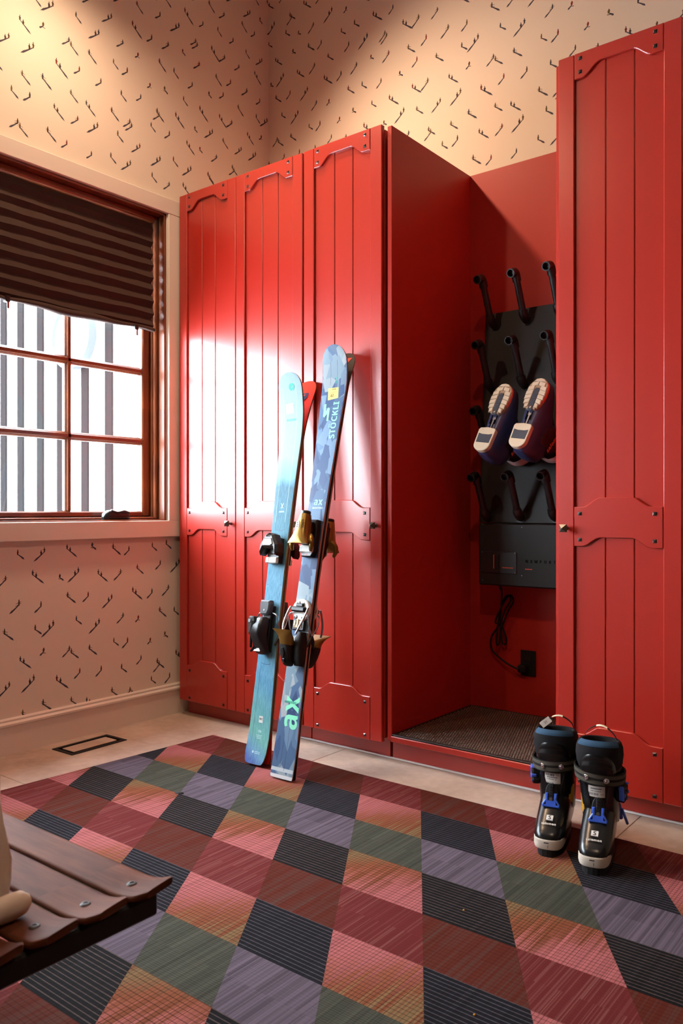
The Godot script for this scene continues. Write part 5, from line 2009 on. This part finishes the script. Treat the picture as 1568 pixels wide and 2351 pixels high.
	for e in [[0.232, 0.056, 0.062], [0.238, 0.0645, 0.0695], [0.265, 0.065, 0.070], [0.285, 0.062, 0.066], [0.288, 0.058, 0.062], [0.284, 0.053, 0.056], [0.26, 0.046, 0.048]]:
		rings.append(super_ring(Vector3(0, e[0], -0.006), Vector3.RIGHT, Vector3.BACK, e[1], e[2], 30, 2.2))
	g.loft(rings)
	obj("collar", g, M.boot_grey, o)
	band(0.206, 0.230, 0.003, -2.9, 2.9, M.matte_black, "power_strap", o, 0.003)
	g = G.new()
	for k in 12:
		var a := -2.9 + k * 0.17
		var f := cuff_frame(0.195, a, 0.006)
		g.box(f, Vector3(0.006, 0.013, 0.005), 0.001)
	obj("ratchet", g, M.sole_red, cuff)
	for q in [1.0, -1.0]:
		text("salomon", 0.026, cuff_frame(0.158, q * 1.72, 0.0022) * at3(0, 0, 0, 0, 0, 168 * 1.0), M.sole_red, cuff)
	g = G.new()
	g.tube(smooth_line([Vector3(0.05, 0.285, -0.03), Vector3(0.055, 0.315, -0.02), Vector3(0.02, 0.33, 0.03), Vector3(-0.03, 0.325, 0.05), Vector3(-0.05, 0.285, 0.04)], 5), 0.003, 6)
	obj("pull_cord", g, M.boot_grey, o)


func build_boots() -> void:
	ski_boot("left one of the two black ski boots on the rug, small white tag on top", Vector3(2.182, 0.004, 1.000), deg_to_rad(14), -1.0, 0)
	ski_boot("right one of the two black ski boots on the rug, before the red door", Vector3(2.334, 0.004, 1.034), deg_to_rad(14), 1.0, 1)
	var k := 0
	for q in [[Vector3(1.668, 1.405, 0.450), "left navy ski boot hanging sole outward on the boot dryer"], [Vector3(1.824, 1.412, 0.450), "right navy ski boot hanging sole outward on the boot dryer, beside the plank door"]]:
		var up := Vector3(0.02, -0.42, -0.90).normalized()         # from the sole up the leg: back into the locker and down
		var toe := Vector3(0.17, 0.9, -0.42)
		toe = (toe - up * toe.dot(up)).normalized()
		hung_boot(q[1], Transform3D(Basis(up.cross(toe), up, toe), q[0]))
		k += 1


# ---------------------------------------------------------------- lamps
func ceiling_lamp(label: String, at: Vector3, aim: Vector3, energy: float, cone: float) -> void:
	var o := thing("ceiling_lamp", label, "lamp", at, 0.0, "ceiling lamps on short stems")
	var g := G.new()
	g.lathe(at3(0, 0, 0), [Vector2(0.0, 0.16), Vector2(0.03, 0.16), Vector2(0.055, 0.13), Vector2(0.06, 0.02), Vector2(0.056, 0.02), Vector2(0.05, 0.06), Vector2(0.0, 0.06)], 24)
	obj("housing", g, M.matte_black, o)
	g = G.new()
	g.tube([Vector3(0, 0.15, 0), Vector3(0, WALL_TOP - at.y, 0)], 0.01, 10)
	obj("stem", g, M.matte_black, o)
	g = G.new()
	g.lathe(at3(0, 0, 0), [Vector2(0.0, 0.05), Vector2(0.048, 0.052), Vector2(0.049, 0.056)], 24)
	obj("glow", g, M.lamp_glow, o)
	var l := SpotLight3D.new()
	l.name = "lamp_light"
	l.position = Vector3(0, 0.012, 0)
	l.light_color = s8(255, 216, 178)
	l.light_energy = energy
	l.light_size = 0.045
	l.spot_angle = cone
	l.spot_angle_attenuation = 1.0
	l.spot_range = 9.0
	l.spot_attenuation = 2.0
	l.shadow_enabled = true
	o.add_child(l)
	l.look_at_from_position(at + Vector3(0, 0.012, 0), aim, Vector3.BACK)


func _ready() -> void:
	rng.seed = 20240611
	var cam := Camera3D.new()
	cam.name = "camera"
	cam.position = Vector3(3.24, 1.03, 3.43)
	cam.rotation_degrees = Vector3(-0.11, 38.28, 0)
	var look := CameraAttributesPhysical.new()
	look.frustum_focal_length = 12.0 / (1175.5 / 1873.0)      # the lens as on a frame 24 mm tall
	look.frustum_focus_distance = 3.1
	look.exposure_aperture = 5.2
	look.frustum_near = 0.05
	look.frustum_far = 100.0
	cam.attributes = look
	add_child(cam)
	cam.current = true
	var we := WorldEnvironment.new()
	we.name = "world"
	var env := Environment.new()
	var sky := ProceduralSkyMaterial.new()
	sky.sky_top_color = Color(0.90, 0.955, 1.0)
	sky.sky_horizon_color = Color(0.93, 0.97, 1.0)
	sky.ground_bottom_color = Color(0.86, 0.91, 0.96)
	sky.ground_horizon_color = Color(0.93, 0.97, 1.0)
	sky.sky_energy_multiplier = 1.0
	sky.ground_energy_multiplier = 1.0
	env.sky = Sky.new()
	env.sky.sky_material = sky
	env.background_mode = Environment.BG_SKY
	env.background_energy_multiplier = 50.0
	env.tonemap_mode = Environment.TONE_MAPPER_LINEAR
	env.tonemap_exposure = 0.86
	env.sdfgi_enabled = true
	env.ssao_enabled = true
	env.ssil_enabled = true
	we.environment = env
	add_child(we)
	make_materials()
	ceiling_lamp("ceiling lamp nearest the back wall, over the first locker", Vector3(0.66, 3.47, 0.95), Vector3(1.9, 1.6, 0.0), 3.0, 72.0)
	ceiling_lamp("ceiling lamp over the window, second in the row along the window wall", Vector3(0.56, 3.56, 1.55), Vector3(0.50, 0, 1.30), 2.6, 78.0)
	ceiling_lamp("ceiling lamp third in the row along the window wall, turned to the plank door", Vector3(0.66, 3.47, 3.0), Vector3(2.4, 0.9, 0.8), 1.8, 60.0)
	ceiling_lamp("ceiling lamp in the middle of the room, right of the photographer", Vector3(3.1, 3.6, 3.3), Vector3(1.4, 0.4, 2.4), 2.4, 70.0)
	build_room()
	build_window()
	build_outside()
	var first := build_locker(0.042, 0.401, 0.371, "first red locker, in the corner beside the window casing")
	var g := G.new()
	g.prism(at3(0.333, 1.026, 0.6895), disc_pts(0.0075, 20, 0.011), 0.0, 0.0015, 0.0005)
	var eye := obj("sticker", g, M.logo_white, first.get_node("door"))
	eye.set_meta("label", "small white oval eye sticker")
	g = G.new()
	g.prism(at3(0.333, 1.026, 0.691), disc_pts(0.0035, 14), 0.0, 0.0008)
	obj("sticker_print", g, M.ink, first.get_node("door"))
	build_locker(0.446, 0.418, 0.388, "second red locker, behind the pale ice-blue skis")
	build_locker(0.872, 0.423, 0.395, "third red locker, behind the gold-bound splinter skis, next to the open bay")
	build_bay()
	build_locker(2.058, 0.418, 0.030, "red locker right of the open bay, behind the floor boots")
	build_dryer()
	build_rug()
	build_shade()
	build_skis()
	build_boots()
	build_bench()
	build_vent()
